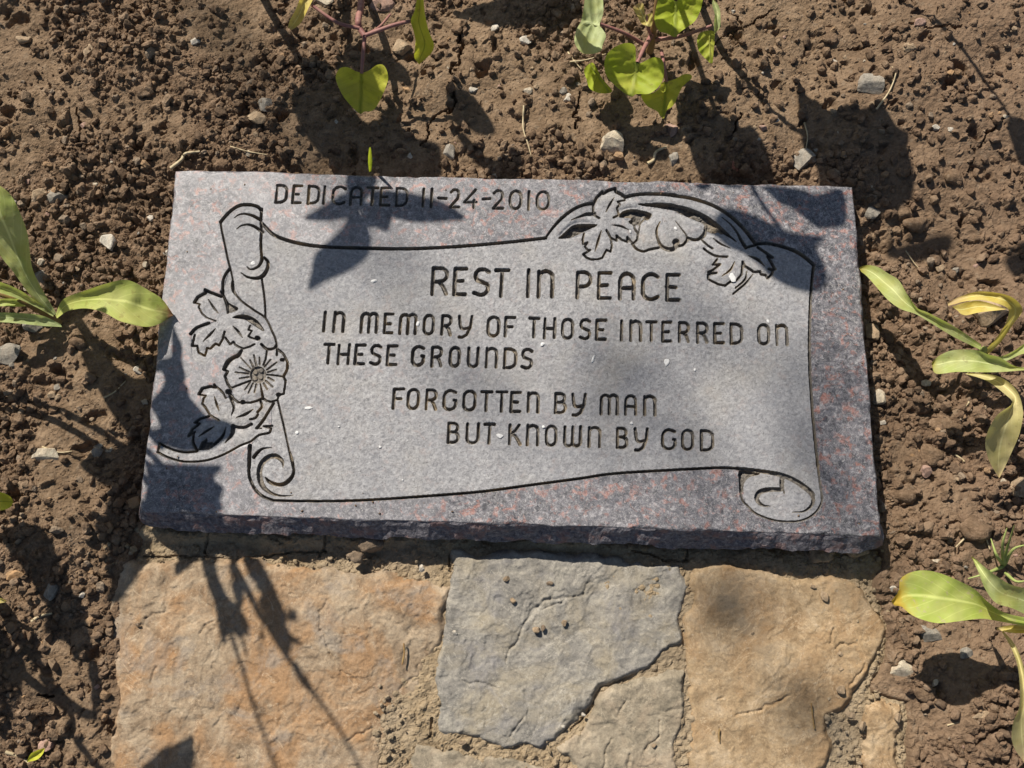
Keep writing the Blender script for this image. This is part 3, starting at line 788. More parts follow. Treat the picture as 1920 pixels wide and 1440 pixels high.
def base_z(X, Y):
    sd = np.maximum.reduce([np.abs(X) - 0.305, np.abs(Y) - 0.153])      # distance outside the slab
    north = sm(0.10, 0.20, Y)
    z = -0.030 + 0.018 * north + 0.006 * sm(0.32, 0.5, np.abs(X)) * (1 - north)
    z = z + 0.018 * fbm(X, Y, 0.22, 2, 2) + 0.011 * fbm(X, Y, 0.07, 2, 4)
    lim = np.where(Y > 0.12, -0.004, -0.014)
    lim = lim + np.clip(sd, 0, 0.2) * 0.5
    z = np.minimum(z, lim)
    return z


def in_slab(X, Y, g=0.0): return (np.abs(X) < 0.303 - g) & (np.abs(Y) < 0.152 - g)


f_j = slice(53, 53 + len(fy)); f_i = slice(53, 53 + len(fx))
FX, FY = GX[f_j, f_i], GY[f_j, f_i]
warp = 0.004
WX = FX + warp * fbm(FX, FY, 0.016, 3, 71) * 2 + 0.0042 * fbm(FX, FY, 0.006, 3, 73); WY = FY + warp * fbm(FX, FY, 0.016, 3, 72) * 2 + 0.0042 * fbm(FX, FY, 0.006, 3, 74)
crust = sm(-0.06, 0.16, fbm(FX, FY, 0.13, 3, 15) + 0.15 * sm(0.12, 0.28, FY) + 0.16 * sm(-0.15, -0.35, FX) * sm(0.05, 0.2, FY) - 0.10 + 0.22 * sm(0.32, 0.42, FX) * sm(0.0, 0.15, FY))
path_sd = poly_sd(FX, FY, PATHW)
H = base_z(FX, FY)
H = H + (-0.0345 + 0.004 * fbm(FX, FY, 0.05, 2, 19) - H) * sm(-0.05, -0.004, path_sd) * sm(-0.13, -0.17, FY)
H = H + 0.0035 * (1.15 - 0.25 * crust) * fbm(WX, WY, 0.025, 4, 16) + (1 - crust) * 0.0032 * fbm(WX, WY, 0.011, 3, 17)
BASE = H.copy()
ncr = 62000
cx = RNG.uniform(fx[0], fx[-1], ncr); cy = RNG.uniform(fy[0], fy[-1], ncr)
cr = 0.0008 + 0.0045 * RNG.random(ncr) ** 6
big_ = RNG.random(ncr) < 0.007
cr[big_] = RNG.uniform(0.004, 0.010, big_.sum())
ang = RNG.uniform(0, np.pi, ncr); asp = RNG.uniform(0.6, 1.0, ncr); hs = RNG.uniform(0.55, 1.15, ncr)
ci = ((cx - fx[0]) / res).astype(int); cj = ((cy - fy[0]) / res).astype(int)
cl_ = (cx > 0.31) & (cy < 0.16) & (RNG.random(ncr) < 0.03)
cr[cl_] = RNG.uniform(0.005, 0.014, cl_.sum())
ccr = crust[cj, ci]
clus = fbm(cx, cy, 0.035, 3, 33)
keep = (RNG.random(ncr) > ccr * 0.74) & ~in_slab(cx, cy, 0.004) & ((clus > -0.28) | (cr > 0.003))
for k in np.nonzero(keep)[0]:
    r = cr[k]; n = int(r / res) + 2
    j0, j1 = max(0, cj[k] - n), min(H.shape[0], cj[k] + n + 1); i0, i1 = max(0, ci[k] - n), min(H.shape[1], ci[k] + n + 1)
    dx = WX[j0:j1, i0:i1] - WX[cj[k], ci[k]]; dy = WY[j0:j1, i0:i1] - WY[cj[k], ci[k]]
    c, s = math.cos(ang[k]), math.sin(ang[k])
    q = 1 - ((dx * c + dy * s) / r) ** 2 - ((-dx * s + dy * c) / (r * asp[k])) ** 2
    hh = BASE[cj[k], ci[k]] - 0.25 * r + r * hs[k] * np.sqrt(np.maximum(q, 0)) * (q > 0)
    np.maximum(H[j0:j1, i0:i1], np.where(q > 0, hh, -1), out=H[j0:j1, i0:i1])
# pits in the rain-crusted soil
for k in range(1800):
    x, y = RNG.uniform(fx[0], fx[-1]), RNG.uniform(fy[0], fy[-1])
    i = int((x - fx[0]) / res); j = int((y - fy[0]) / res)
    if RNG.random() > 0.35 + 0.65 * crust[j, i]: continue
    r = 0.0015 + 0.008 * RNG.random() ** 3; n = int(r / res * 1.4) + 2
    j0, j1, i0, i1 = max(0, j - n), min(H.shape[0], j + n + 1), max(0, i - n), min(H.shape[1], i + n + 1)
    d = np.hypot((WX[j0:j1, i0:i1] - WX[j, i]) * RNG.uniform(.7, 1.3), WY[j0:j1, i0:i1] - WY[j, i])
    H[j0:j1, i0:i1] -= r * RNG.uniform(0.5, 1.2) * sm(1.0, 0.35, d / r)
# cracks
for pts, w in (([(862, 45), (858, 90), (850, 140), (845, 190), (815, 222), (790, 265)], 6), ([(1083, 170), (1078, 205), (1076, 240)], 5), ([(146, 210), (142, 240), (148, 268), (180, 278), (215, 290)], 5),
               ([(1345, 80), (1380, 50), (1410, 30), (1445, 15)], 5), ([(1890, 222), (1860, 240), (1838, 270)], 5), ([(1832, 275), (1825, 320)], 4), ([(1700, 45), (1740, 60), (1795, 52)], 4), ([(1580, 88), (1640, 86)], 4),
               ([(1388, 215), (1370, 245)], 4), ([(40, 1320), (70, 1315)], 4), ([(1375, 1), (1400, 60)], 3), ([(560, 600), (610, 640)], 3)):
    p = smooth_line(np.array(pts, float), 4); p = at(p[:, 0], p[:, 1], -0.012)[:, :2]
    for a, b in zip(p[:-1], p[1:]):
        lo = np.minimum(a, b) - 0.006; hi = np.maximum(a, b) + 0.006
        i0, i1 = max(0, int((lo[0] - fx[0]) / res)), int((hi[0] - fx[0]) / res) + 2; j0, j1 = max(0, int((lo[1] - fy[0]) / res)), int((hi[1] - fy[0]) / res) + 2
        sub = (slice(j0, j1), slice(i0, i1))
        if H[sub].size == 0: continue
        d, _ = seg_dist(WX[sub], WY[sub], a, b)
        H[sub] = np.minimum(H[sub], BASE[sub] - 0.012 * sm(w / 2100 * .5, w / 2100 * .12, d))
H = H + 0.0011 * fbm(FX, FY, 0.0036, 3, 18) * (1.4 - 0.5 * crust)
H = np.where(in_slab(FX, FY, 0.006), np.minimum(H, -0.055), H)
H = np.where(in_slab(FX, FY, -0.0035) & (FY > 0), np.minimum(H, -0.0035 + 0 * H), H)
H = H + np.where(path_sd > 0, -0.025 * sm(0.002, 0.014, path_sd), 0)
GZ = base_z(GX, GY); GZ[f_j, f_i] = H
ed = np.minimum.reduce([FX - fx[0], fx[-1] - FX, FY - fy[0], fy[-1] - FY])
CRU = np.full(GX.shape, 0.5); CRU[f_j, f_i] = crust
RED = sm(0.22, 0.45, GX)
ground = mesh_np("ground", np.stack([GX, GY, GZ], -1).reshape(-1, 3), grid_faces(len(gy), len(gx)), M_SOIL, None, False, {"crust": CRU, "red": RED})
ground["kind"] = "structure"


def soil_z(x, y):
    i = np.clip(((np.asarray(x) - fx[0]) / res).astype(int), 0, H.shape[1] - 1); j = np.clip(((np.asarray(y) - fy[0]) / res).astype(int), 0, H.shape[0] - 1)
    return H[j, i]


# ------------------------------------------------------------------ path: mortar bed and flagstones
bx = np.arange(PATHW[:, 0].min() - 0.01, PATHW[:, 0].max() + 0.012, 0.0012); by = np.arange(PATHW[:, 1].min() - 0.01, PATHW[:, 1].max() + 0.02, 0.0012)
BX, BY = np.meshgrid(bx, by)
WBX = BX + 0.006 * fbm(BX, BY, 0.02, 3, 81); WBY = BY + 0.006 * fbm(BX, BY, 0.02, 3, 82)
psd = poly_sd(WBX, WBY, PATHW)
MZ = -0.0377 + 0.0035 * fbm(BX, BY, 0.05, 4, 83) + 0.0016 * fbm(BX, BY, 0.004, 3, 84)
MZ = MZ + 0.0012 * fbm(BX, BY, 0.009, 4, 86, 0.7)
MZ = MZ + 0.012 * sm(-0.175, -0.158, BY + 0.012 * fbm(BX, BY, 0.06, 2, 85)) * sm(0.16, 0.05, BX)
MBASE = MZ.copy()
nb_ = 9000
mx = RNG.uniform(bx[0], bx[-1], nb_); my = RNG.uniform(by[0], by[-1], nb_)
mr = 0.0009 + 0.0022 * RNG.random(nb_) ** 4
mi = ((mx - bx[0]) / 0.0012).astype(int); mj = ((my - by[0]) / 0.0012).astype(int)
for k in range(nb_):
    r = mr[k]; n = int(r / 0.0012) + 2
    s = (slice(max(0, mj[k] - n), mj[k] + n + 1), slice(max(0, mi[k] - n), mi[k] + n + 1))
    q = 1 - ((BX[s] - mx[k]) ** 2 + (BY[s] - my[k]) ** 2) / r ** 2
    MZ[s] = np.maximum(MZ[s], np.where(q > 0, MBASE[min(mj[k], len(by) - 1), min(mi[k], len(bx) - 1)] + 0.8 * r * np.sqrt(np.maximum(q, 0)), -1))
# hairline cracks along the bed under the slab
for pts in ([(395, 1000), (380, 1035), (385, 1042)], [(265, 1040), (330, 1045), (420, 1046), (455, 1050), (480, 1045), (530, 1038), (600, 1036)], [(615, 1000), (612, 1030), (600, 1045)], [(1180, 1030), (1240, 1050), (1290, 1050)], [(1290, 1010), (1286, 1050)], [(845, 1040), (846, 1070)], [(1282, 1180), (1286, 1215)], [(1070, 1372), (1098, 1340), (1103, 1335)], [(808, 1345), (806, 1385)]):
    p = at([a for a, b in pts], [b for a, b in pts], -0.034)[:, :2]
    for a, b in zip(p[:-1], p[1:]):
        d, _ = seg_dist(WBX, WBY, a, b); MZ -= 0.0035 * sm(0.0013, 0.0005, d)
MZ = MZ - 0.010 * sm(0.012, -0.008, psd)
bfaces = grid_faces(len(by), len(bx))
bk = (psd.ravel()[bfaces] > -0.009).all(1)
path = sub_mesh("path", np.stack([BX, BY, MZ], -1).reshape(-1, 3), bfaces, bk, M_SAND, None, False)
path["kind"] = "structure"

TAN = rock_mat("rusty_sandstone", [(0.19, 0.135, 0.085), (0.31, 0.23, 0.15), (0.405, 0.315, 0.215), (0.335, 0.185, 0.083), (0.27, 0.23, 0.185)])
BLU = rock_mat("grey_sandstone", [(0.155, 0.145, 0.128), (0.25, 0.23, 0.197), (0.34, 0.31, 0.255), (0.31, 0.26, 0.18), (0.225, 0.213, 0.207)])
OLV = rock_mat("olive_sandstone", [(0.17, 0.145, 0.105), (0.27, 0.225, 0.16), (0.37, 0.31, 0.225), (0.33, 0.25, 0.17)])
OCH = rock_mat("ochre_sandstone", [(0.235, 0.16, 0.088), (0.36, 0.258, 0.15), (0.435, 0.33, 0.213), (0.315, 0.198, 0.10), (0.315, 0.24, 0.155)])


def flagstone(label, poly, mat, seed, zt=-0.0335, edge=0.006, rough=0.0022, extra=None, cracks=()):
    P = at([p[0] for p in poly], [p[1] for p in poly], zt)[:, :2]
    r_ = 0.0009
    x = np.arange(P[:, 0].min() - 0.008, P[:, 0].max() + 0.008, r_); y = np.arange(P[:, 1].min() - 0.008, P[:, 1].max() + 0.008, r_)
    X, Y = np.meshgrid(x, y)
    wx = X + 0.008 * fbm(X, Y, 0.022, 4, seed); wy = Y + 0.008 * fbm(X, Y, 0.022, 4, seed + 1)
    sd = poly_sd(wx, wy, P)
    # layered cleavage: stepped terraces plus diagonal ripples
    t = fbm(wx * 0.8 + wy * 0.6, -wx * 0.6 + wy * 0.8, 0.07, 5, seed + 2, 0.55) * 4.5
    fl = np.floor(t); fr = t - fl
    step = fl + sm(0.475, 0.525, fr)
    z = zt + rough * 0.55 * step + rough * 0.75 * fbm(wx, wy, 0.05, 6, seed + 3, 0.5) + rough * 0.35 * fbm((X + Y) * 0.9, (X - Y) * 0.35, 0.006, 3, seed + 4)
    t2 = fbm(wx + wy * 0.4, wy - wx * 0.4, 0.028, 5, seed + 6, 0.6) * 4
    z = z + rough * 0.35 * (np.floor(t2) + sm(0.46, 0.54, t2 - np.floor(t2))) + 0.00035 * fbm(X, Y, 0.0035, 3, seed + 7)
    if extra: z = z + extra(X, Y)
    for base, sc, pts in cracks:
        c = zm(base, sc, pts); c = at(c[:, 0], c[:, 1], zt)[:, :2]
        jx = X + 0.004 * fbm(X, Y, 0.012, 4, seed + 9); jy = Y + 0.004 * fbm(X, Y, 0.012, 4, seed + 10)
        for a, b in zip(c[:-1], c[1:]):
            d, _ = seg_dist(jx, jy, a, b); z = z - 0.0013 * sm(0.0014, 0.0003, d)
    z = z - edge * np.clip(1 - sd / (edge * 1.0), 0, 3) ** 1.6
    z = np.maximum(z, zt - 0.03)
    F = grid_faces(len(y), len(x))
    k = (sd.ravel()[F] > -0.004).all(1)
    V = np.stack([X, Y, z], -1).reshape(-1, 3)
    o = sub_mesh("flagstone", V, F, k, mat, None, True)
    # close the underside with a skirt so it is a solid stone
    return tag(o, label, "flagstone")


def hump(*hs):
    def f(X, Y):
        z = 0
        for px, py, rx, ry, h in hs:
            c = at(px, py, -0.034); z = z + h * np.exp(-((X - c[0]) / rx) ** 2 - ((Y - c[1]) / ry) ** 2)
        return z
    return f


flagstone("large rust and tan flagstone at the lower left, crossed by plant shadows", [(202, 1130), (208, 1050), (335, 1042), (520, 1050), (640, 1062), (760, 1076), (842, 1100), (830, 1165), (834, 1200), (808, 1250), (786, 1310), (740, 1365), (715, 1440), (700, 1560), (190, 1570), (200, 1440), (213, 1330), (206, 1250), (203, 1180)], TAN, 200, -0.0325, 0.007, 0.0013, hump((700, 1150, .05, .03, .002), (740, 1380, .02, .04, -.008), (810, 1280, .02, .03, -.004)), [((160, 960), 3.0, p) for p in ([(1365, 480), (1330, 560), (1335, 660), (1375, 780), (1440, 890), (1505, 940)], [(300, 640), (350, 590), (440, 560)], [(640, 680), (720, 620)], [(370, 960), (400, 880)], [(1480, 1290), (1560, 1240), (1600, 1210)], [(1750, 1000), (1860, 920), (1880, 860)])])
flagstone("blue grey flagstone in the middle of the path with a pointed lower corner", [(848, 1036), (960, 1030), (1090, 1034), (1190, 1048), (1270, 1062), (1285, 1110), (1283, 1200), (1215, 1250), (1130, 1290), (1060, 1360), (1015, 1402), (940, 1392), (860, 1378), (822, 1365), (820, 1300), (830, 1180), (838, 1110)], BLU, 240, -0.0335, 0.003, 0.0012, None, [((700, 960), 3.0, p) for p in ([(1220, 400), (1180, 470), (1000, 480), (930, 530), (860, 620), (820, 700), (800, 760), (740, 850)], [(1130, 470), (1060, 500), (950, 550)], [(480, 950), (600, 950), (700, 990)], [(850, 1160), (790, 1220), (770, 1260)])])
flagstone("olive grey triangular flagstone below the blue grey one", [(1283, 1252), (1284, 1330), (1262, 1440), (1240, 1560), (1160, 1540), (1077, 1440), (1040, 1407), (1100, 1343), (1133, 1312), (1200, 1268)], OLV, 280, -0.0328, 0.0035, 0.0011, None, [((700, 960), 3.0, p) for p in ([(1280, 1440), (1310, 1350), (1350, 1280)], [(1440, 1440), (1450, 1370)], [(1530, 1330), (1600, 1260), (1620, 1180)], [(1370, 1150), (1420, 1060)])])
flagstone("wide ochre flagstone at the lower right with a humped surface", [(1297, 1065), (1345, 1063), (1440, 1072), (1490, 1078), (1560, 1088), (1612, 1105), (1652, 1150), (1655, 1195), (1640, 1240), (1610, 1290), (1585, 1330), (1560, 1345), (1552, 1400), (1535, 1440), (1480, 1480), (1400, 1470), (1360, 1560), (1290, 1560), (1285, 1300), (1289, 1150)], OCH, 320, -0.0322, 0.0045, 0.0009, hump((1330, 1130, .03, .05, .0015), (1430, 1190, .045, .03, -.003), (1490, 1240, .05, .022, .003), (1520, 1330, .03, .03, -.003), (1400, 1240, .03, .03, .0015)), [((1280, 960), 3.0, p) for p in ([(835, 740), (850, 650)], [(860, 770), (900, 730), (980, 740)], [(300, 1140), (380, 1130), (450, 1110), (540, 1060), (600, 1030)], [(200, 1065), (240, 1060)], [(930, 990), (1000, 900), (1030, 850)], [(205, 1285), (205, 1220)])])
flagstone("narrow tan flagstone piece at the path's right edge", [(1634, 1322), (1690, 1318), (1697, 1360), (1690, 1440), (1685, 1540), (1630, 1530), (1628, 1400)], OCH, 360, -0.033, 0.0035, 0.0011)
flagstone("low grey tan flagstone at the bottom edge between the rusty and blue grey ones", [(785, 1398), (870, 1402), (960, 1420), (1025, 1440), (1060, 1500), (980, 1560), (770, 1560), (775, 1440)], OLV, 400, -0.0345, 0.0035, 0.0011)

# ------------------------------------------------------------------ loose soil crumbs: one uncountable mass
def ico(sub, seed, rough=0.25, planes=0):
    bm = bmesh.new(); bmesh.ops.create_icosphere(bm, subdivisions=sub, radius=1.0)
    V = np.array([v.co for v in bm.verts]); F = np.array([[v.index for v in f.verts] for f in bm.faces]); bm.free()
    rg = np.random.default_rng(seed)
    for _ in range(planes):
        n = rg.normal(size=3); n /= np.linalg.norm(n); d = rg.uniform(0.42, 0.8)
        s = V @ n; V = V - np.maximum(s - d, 0)[:, None] * n
    k = rg.normal(size=(6, 3)) * 2.2; ph = rg.uniform(0, 6, 6)
    V = V * (1 + rough * (np.sin(V @ k.T + ph).mean(1)))[:, None]
    k2 = rg.normal(size=(6, 3)) * 6
    V = V * (1 + rough * 0.5 * (np.sin(V @ k2.T + ph).mean(1)))[:, None]
    return V, F


def scatter(name, n, rfun, accept, zfun, mat, seed):
    rg = np.random.default_rng(seed)
    Vs, Fs, Ts, off = [], [], [], 0
    bases = [ico(2 if q == 0 else 1, seed + q, 0.45, 3) for q in range(6)]
    x = rg.uniform(-0.53, 0.53, n); y = rg.uniform(-0.44, 0.40, n); r = rfun(rg, n)
    ok = accept(x, y, rg)
    x, y, r = x[ok], y[ok], r[ok]; z = zfun(x, y); r = np.where(in_slab(x, y), np.minimum(r, 0.0011), r)
    for k in range(len(x)):
        V, F = bases[k % 5 + 1] if r[k] < 0.0018 else bases[0]
        a = rg.uniform(0, 6.28, 3)
        s = r[k] * rg.uniform(0.7, 1.2, 3) * np.array([1, 1, 0.8])
        P = (V * s) @ rotm(a).T + np.array([x[k], y[k], z[k] + 0.35 * r[k]])
        Vs.append(P); Fs.append(F + off); off += len(V); Ts.append(np.full(len(V), rg.random()))
    return mesh_np(name, np.vstack(Vs), np.vstack(Fs), mat, None, False, {"tint": np.concatenate(Ts), "red": sm(0.22, 0.45, np.vstack(Vs)[:, 0])})


def acc(x, y, rg):
    i = np.clip(((x - fx[0]) / res).astype(int), 0, H.shape[1] - 1); j = np.clip(((y - fy[0]) / res).astype(int), 0, H.shape[0] - 1)
    edge_ = in_slab(x, y, 0.002) & (np.maximum(np.abs(x) - 0.275, np.abs(y) - 0.13) > 0) & (rg.random(len(x)) < 0.014)
    return edge_ | ~in_slab(x, y, -0.005) & (path_sd[j, i] < -0.004) & (rg.random(len(x)) > crust[j, i] * 0.78) & ((fbm(x, y, 0.045, 3, 77) > -0.2) | (rg.random(len(x)) < 0.35))


crumbs = scatter("soil_crumbs", 130000, lambda rg, n: 0.00055 + 0.0048 * rg.random(n) ** 7, acc, lambda x, y: np.where(in_slab(x, y, 0.001), -0.0004, soil_z(x, y)), M_SOIL, 500)
crumbs["kind"] = "stuff"


def path_top(x, y):
    i = np.clip(((x - bx[0]) / 0.0012).astype(int), 0, len(bx) - 1); j = np.clip(((y - by[0]) / 0.0012).astype(int), 0, len(by) - 1)
    return MZ[j, i]


def acc2(x, y, rg):
    px, py = to_px(np.c_[x, y, np.full(len(x), -0.034)])
    near = (np.abs(px - 1600 - 0.1 * (py - 1200)) < 75) | ((py < 1075) & (px < 860)) | ((px > 700) & (px < 830) & (py > 1280)) | ((py > 1390) & (px > 800) & (px < 1060))
    return near & (py > 1012) & (px > 190) & (px < 1700) & (py < 1480) & (rg.random(len(x)) < 0.9)


grit = scatter("sand_grains", 45000, lambda rg, n: 0.0004 + 0.0026 * rg.random(n) ** 7, acc2, lambda x, y: np.maximum(path_top(x, y), -0.0365), M_SAND, 600)
grit["kind"] = "stuff"

# ------------------------------------------------------------------ stones
def stone_mat(name, c):
    c = np.array(c); return rock_mat(name, [tuple(c * 0.6), tuple(c), tuple(np.minimum(c * 1.3, .75)), tuple(c * np.array([1.05, 0.92, 0.8]))], 2.2)


SM = {"cream": stone_mat("cream_stone", (0.46, 0.39, 0.29)), "pale": stone_mat("pale_stone", (0.50, 0.45, 0.37)), "grey": stone_mat("grey_stone", (0.28, 0.25, 0.205)),
      "tan": stone_mat("tan_stone", (0.32, 0.235, 0.15)), "brown": stone_mat("brown_stone", (0.21, 0.155, 0.105)), "pink": stone_mat("pink_stone", (0.36, 0.235, 0.18)),
      "red": stone_mat("red_stone", (0.33, 0.15, 0.10)), "orange": stone_mat("orange_stone", (0.40, 0.25, 0.13)), "soil": M_SOIL}
STB = [ico(3, 900 + q, 0.12, 15) for q in range(9)]
CLB = [ico(3, 950 + q, 0.5, 2) for q in range(4)]


def stone(px, py, w, h, col, label, zg=None, name="stone", cat="stone", group=None, bumpy=False, lift=0.08, k=None):
    p = at(px, py, -0.015)
    z0 = float(soil_z(p[0], p[1])) if zg is None else zg
    p = at(px, py, z0)
    mpp = (CAM[2] - z0) / FPX
    V, F = (CLB if bumpy else STB)[(k if k is not None else random.randrange(99)) % (4 if bumpy else 9)]
    a, b = w * mpp / 2 * 1.12, h * mpp / 2 * 1.12
    q = V @ rotm(np.array([random.uniform(-.4, .4), random.uniform(-.4, .4), random.uniform(0, 6.28)])).T
    c = min(a, b) * random.uniform(0.65, 0.9)
    q = q / np.abs(q).max(0) * np.array([a, b, c])
    o = mesh_np(name, q, F, SM[col], None, bumpy)
    o.location = (p[0], p[1], z0 + c * lift)
    return tag(o, label, cat, group)


ST = [(1145, 272, 46, 52, "cream", "pale cream angular stone lying above the slab's top edge below the right vine"),
      (1260, 246, 26, 34, "pink", "pinkish wedge stone beside the tip of the right vine's lowest leaf"),
      (1633, 160, 52, 46, "grey", "chunky grey brown stone at the edge of the big leaf shadow, upper right"),
      (498, 194, 42, 38, "grey", "grey speckled stone leaning on a tan one, upper left of the heart leaf"),
      (480, 221, 44, 30, "tan", "tan stone tucked under the grey speckled one"),
      (103, 368, 52, 36, "grey", "greenish grey stone above the left plant's tall leaf"),
      (72, 366, 42, 30, "tan", "flat tan stone touching a greenish grey one on the left"),
      (207, 455, 36, 34, "pale", "pale rough stone in the open soil left of the slab's upper corner"),
      (46, 74, 30, 20, "tan", "flat tan stone in the far upper left of the soil"),
      (165, 96, 22, 28, "tan", "upright tan flake in the upper left crust"),
      (366, 77, 22, 18, "pale", "small pale pebble in the upper left, alone on brown crust"),
      (983, 74, 32, 20, "pale", "pale oblong pebble midway between the two vines"),
      (927, 53, 18, 18, "pale", "small whitish pebble beside the oblong one between the vines"),
      (755, 90, 38, 42, "tan", "tan stone behind the left vine's drooping leaf"),
      (718, 14, 48, 30, "pink", "pale pink tan stone at the top edge beside the left vine's stem"),
      (610, 4, 52, 30, "cream", "cream stone at the top edge near the yellow leaf"),
      (842, 286, 38, 32, "grey", "grey stone just above the slab's engraved date"),
      (888, 168, 18, 14, "pale", "tiny white chip in the crack above the slab"),
      (993, 170, 22, 20, "cream", "small cream stone above the slab's centre"),
      (1064, 184, 18, 20, "pale", "small white pebble at the left of the right vine's lowest left leaf"),
      (1503, 300, 48, 46, "grey", "flat grey stone between two leaf shadows above the slab's right part"),
      (1380, 311, 22, 22, "red", "reddish stone in the leaf shadow above the slab"),
      (1264, 298, 20, 28, "grey", "grey wedge stone close above the slab near its carved leaves"),
      (1452, 223, 18, 18, "pale", "pale pebble in the sunlit strip above the flat grey stone"),
      (1574, 308, 14, 10, "pale", "white pebble inside the big leaf shadow at the slab's right corner"),
      (1564, 325, 20, 22, "brown", "brown pebble inside the big leaf shadow above the slab's right corner"),
      (1636, 400, 32, 26, "grey", "light grey stone beside the slab's upper right corner"),
      (1646, 385, 16, 12, "orange", "small orange brown pebble touching the light grey one by the right corner"),
      (1630, 370, 22, 20, "brown", "round brown stone outside the slab's upper right corner"),
      (1702, 89, 30, 22, "tan", "tan pebble next to the thin straight shadow, upper right"),
      (1565, 116, 22, 14, "pale", "pale flat chip above the chunky grey brown stone"),
      (1724, 44, 26, 18, "pink", "pinkish pebble near the top right of the soil"),
      (1832, 498, 26, 20, "pink", "pinkish tan stone above the bent yellow leaf"),
      (1846, 592, 84, 66, "tan", "big rounded brown stone under the bent yellow leaf"),
      (1635, 620, 26, 44, "tan", "upright tan stone against the slab's right side"),
      (1650, 745, 30, 28, "cream", "cream lump beside the slab's right side, half way down"),
      (77, 525, 30, 42, "grey", "grey stone in the shade behind the left plant's tall leaf"),
      (60, 612, 38, 26, "grey", "grey stone under the left plant's lowest leaf"),
      (12, 662, 60, 44, "grey", "greenish grey stone cut by the left border under the left plant"),
      (80, 850, 62, 30, "cream", "flaky cream stone left of the slab's lower corner"),
      (180, 850, 26, 26, "grey", "pair partner grey pebble in the shade beside the slab's left side"),
      (184, 838, 18, 12, "grey", "small flat grey pebble on top of another in the slab's left shade"),
      (28, 1077, 36, 24, "orange", "orange tan flat stone at the left border beside the wide shadow"),
      (95, 1108, 28, 32, "grey", "greenish grey block inside the wide shadow, lower left"),
      (154, 1115, 15, 11, "pale", "small white pebble left of the rusty flagstone"),
      (184, 1145, 17, 13, "cream", "small cream pebble just left of the rusty flagstone"),
      (92, 1396, 32, 22, "pink", "pinkish stone near the fallen yellow leaf, bottom left"),
      (1700, 1258, 54, 42, "cream", "pale tan angular stone beside the path under the lower right leaf"),
      (1745, 1188, 42, 28, "grey", "dark grey stone in the shadow of the lower right leaf"),
      (1808, 1222, 26, 22, "grey", "grey stone deep in the lower right leaf's shadow"),
      (1608, 1080, 32, 20, "pink", "pinkish chip at the upper end of the path's right edge"),
      (1622, 1100, 20, 16, "grey", "grey lump at the upper end of the path's right edge"),
      (1676, 1105, 16, 12, "pale", "pale pebble between the slab's lower right corner and the big leaf"),
      (1908, 915, 44, 44, "tan", "tan crumbly stone at the right border under the curled leaf"),
      (1840, 1345, 34, 24, "tan", "tan stone near the lower right border"),
      (1735, 885, 22, 24, "pink", "flat pink brown flake in the soil right of the slab"),
      (205, 845, 14, 12, "cream", "cream bit at the slab's left side in shade")]
for a in ST:
    stone(*a[:5], a[5], lift=0.3 if a[2] > 70 else 0.08)
# clods and pebbles on the path
for a in [(697, 1020, 50, 36, "brown", "crumbly clod of mortar against the slab's front face"), (668, 1042, 34, 26, "brown", "smaller crumbly clod in front of the slab beside a larger one")]:
    stone(*a[:5], a[5], zg=-0.026, name="clod", cat="clod", bumpy=True)
for a in [(1605, 1030, 46, 30, "tan", "rounded clod under the slab's lower right corner"), (1540, 1040, 44, 28, "tan", "clod in the shadow under the slab's right front")]:
    stone(*a[:5], a[5], zg=-0.034, name="clod", cat="clod", bumpy=True)
for a in [(1733, 1300, 44, 30, "soil", "crumbly soil clod beside the pale tan angular stone"), (1850, 1290, 36, 30, "soil", "soil clod at the right end of the leaf shadow"), (1770, 800, 60, 46, "soil", "broad soil clod under the curled yellow leaf"), (1745, 855, 40, 44, "soil", "reddish soil clod right of the slab"), (1830, 990, 60, 50, "soil", "soil clod near the grass at the right border"), (1690, 925, 60, 40, "soil", "soil clod close to the slab's lower right side"), (1560, 68, 50, 36, "soil", "soil clod in the upper right crust"),
          (1790, 330, 44, 40, "soil", "dark clod casting a shadow, right of the slab's upper corner"), (1720, 420, 60, 36, "soil", "long soil clod at the right of the slab's upper corner"), (150, 640, 40, 32, "soil", "soil clod in the shade under the left plant"), (270, 170, 34, 30, "soil", "soil clod in the upper left crust")]:
    stone(*a[:5], a[5], name="clod", cat="clod", bumpy=True)
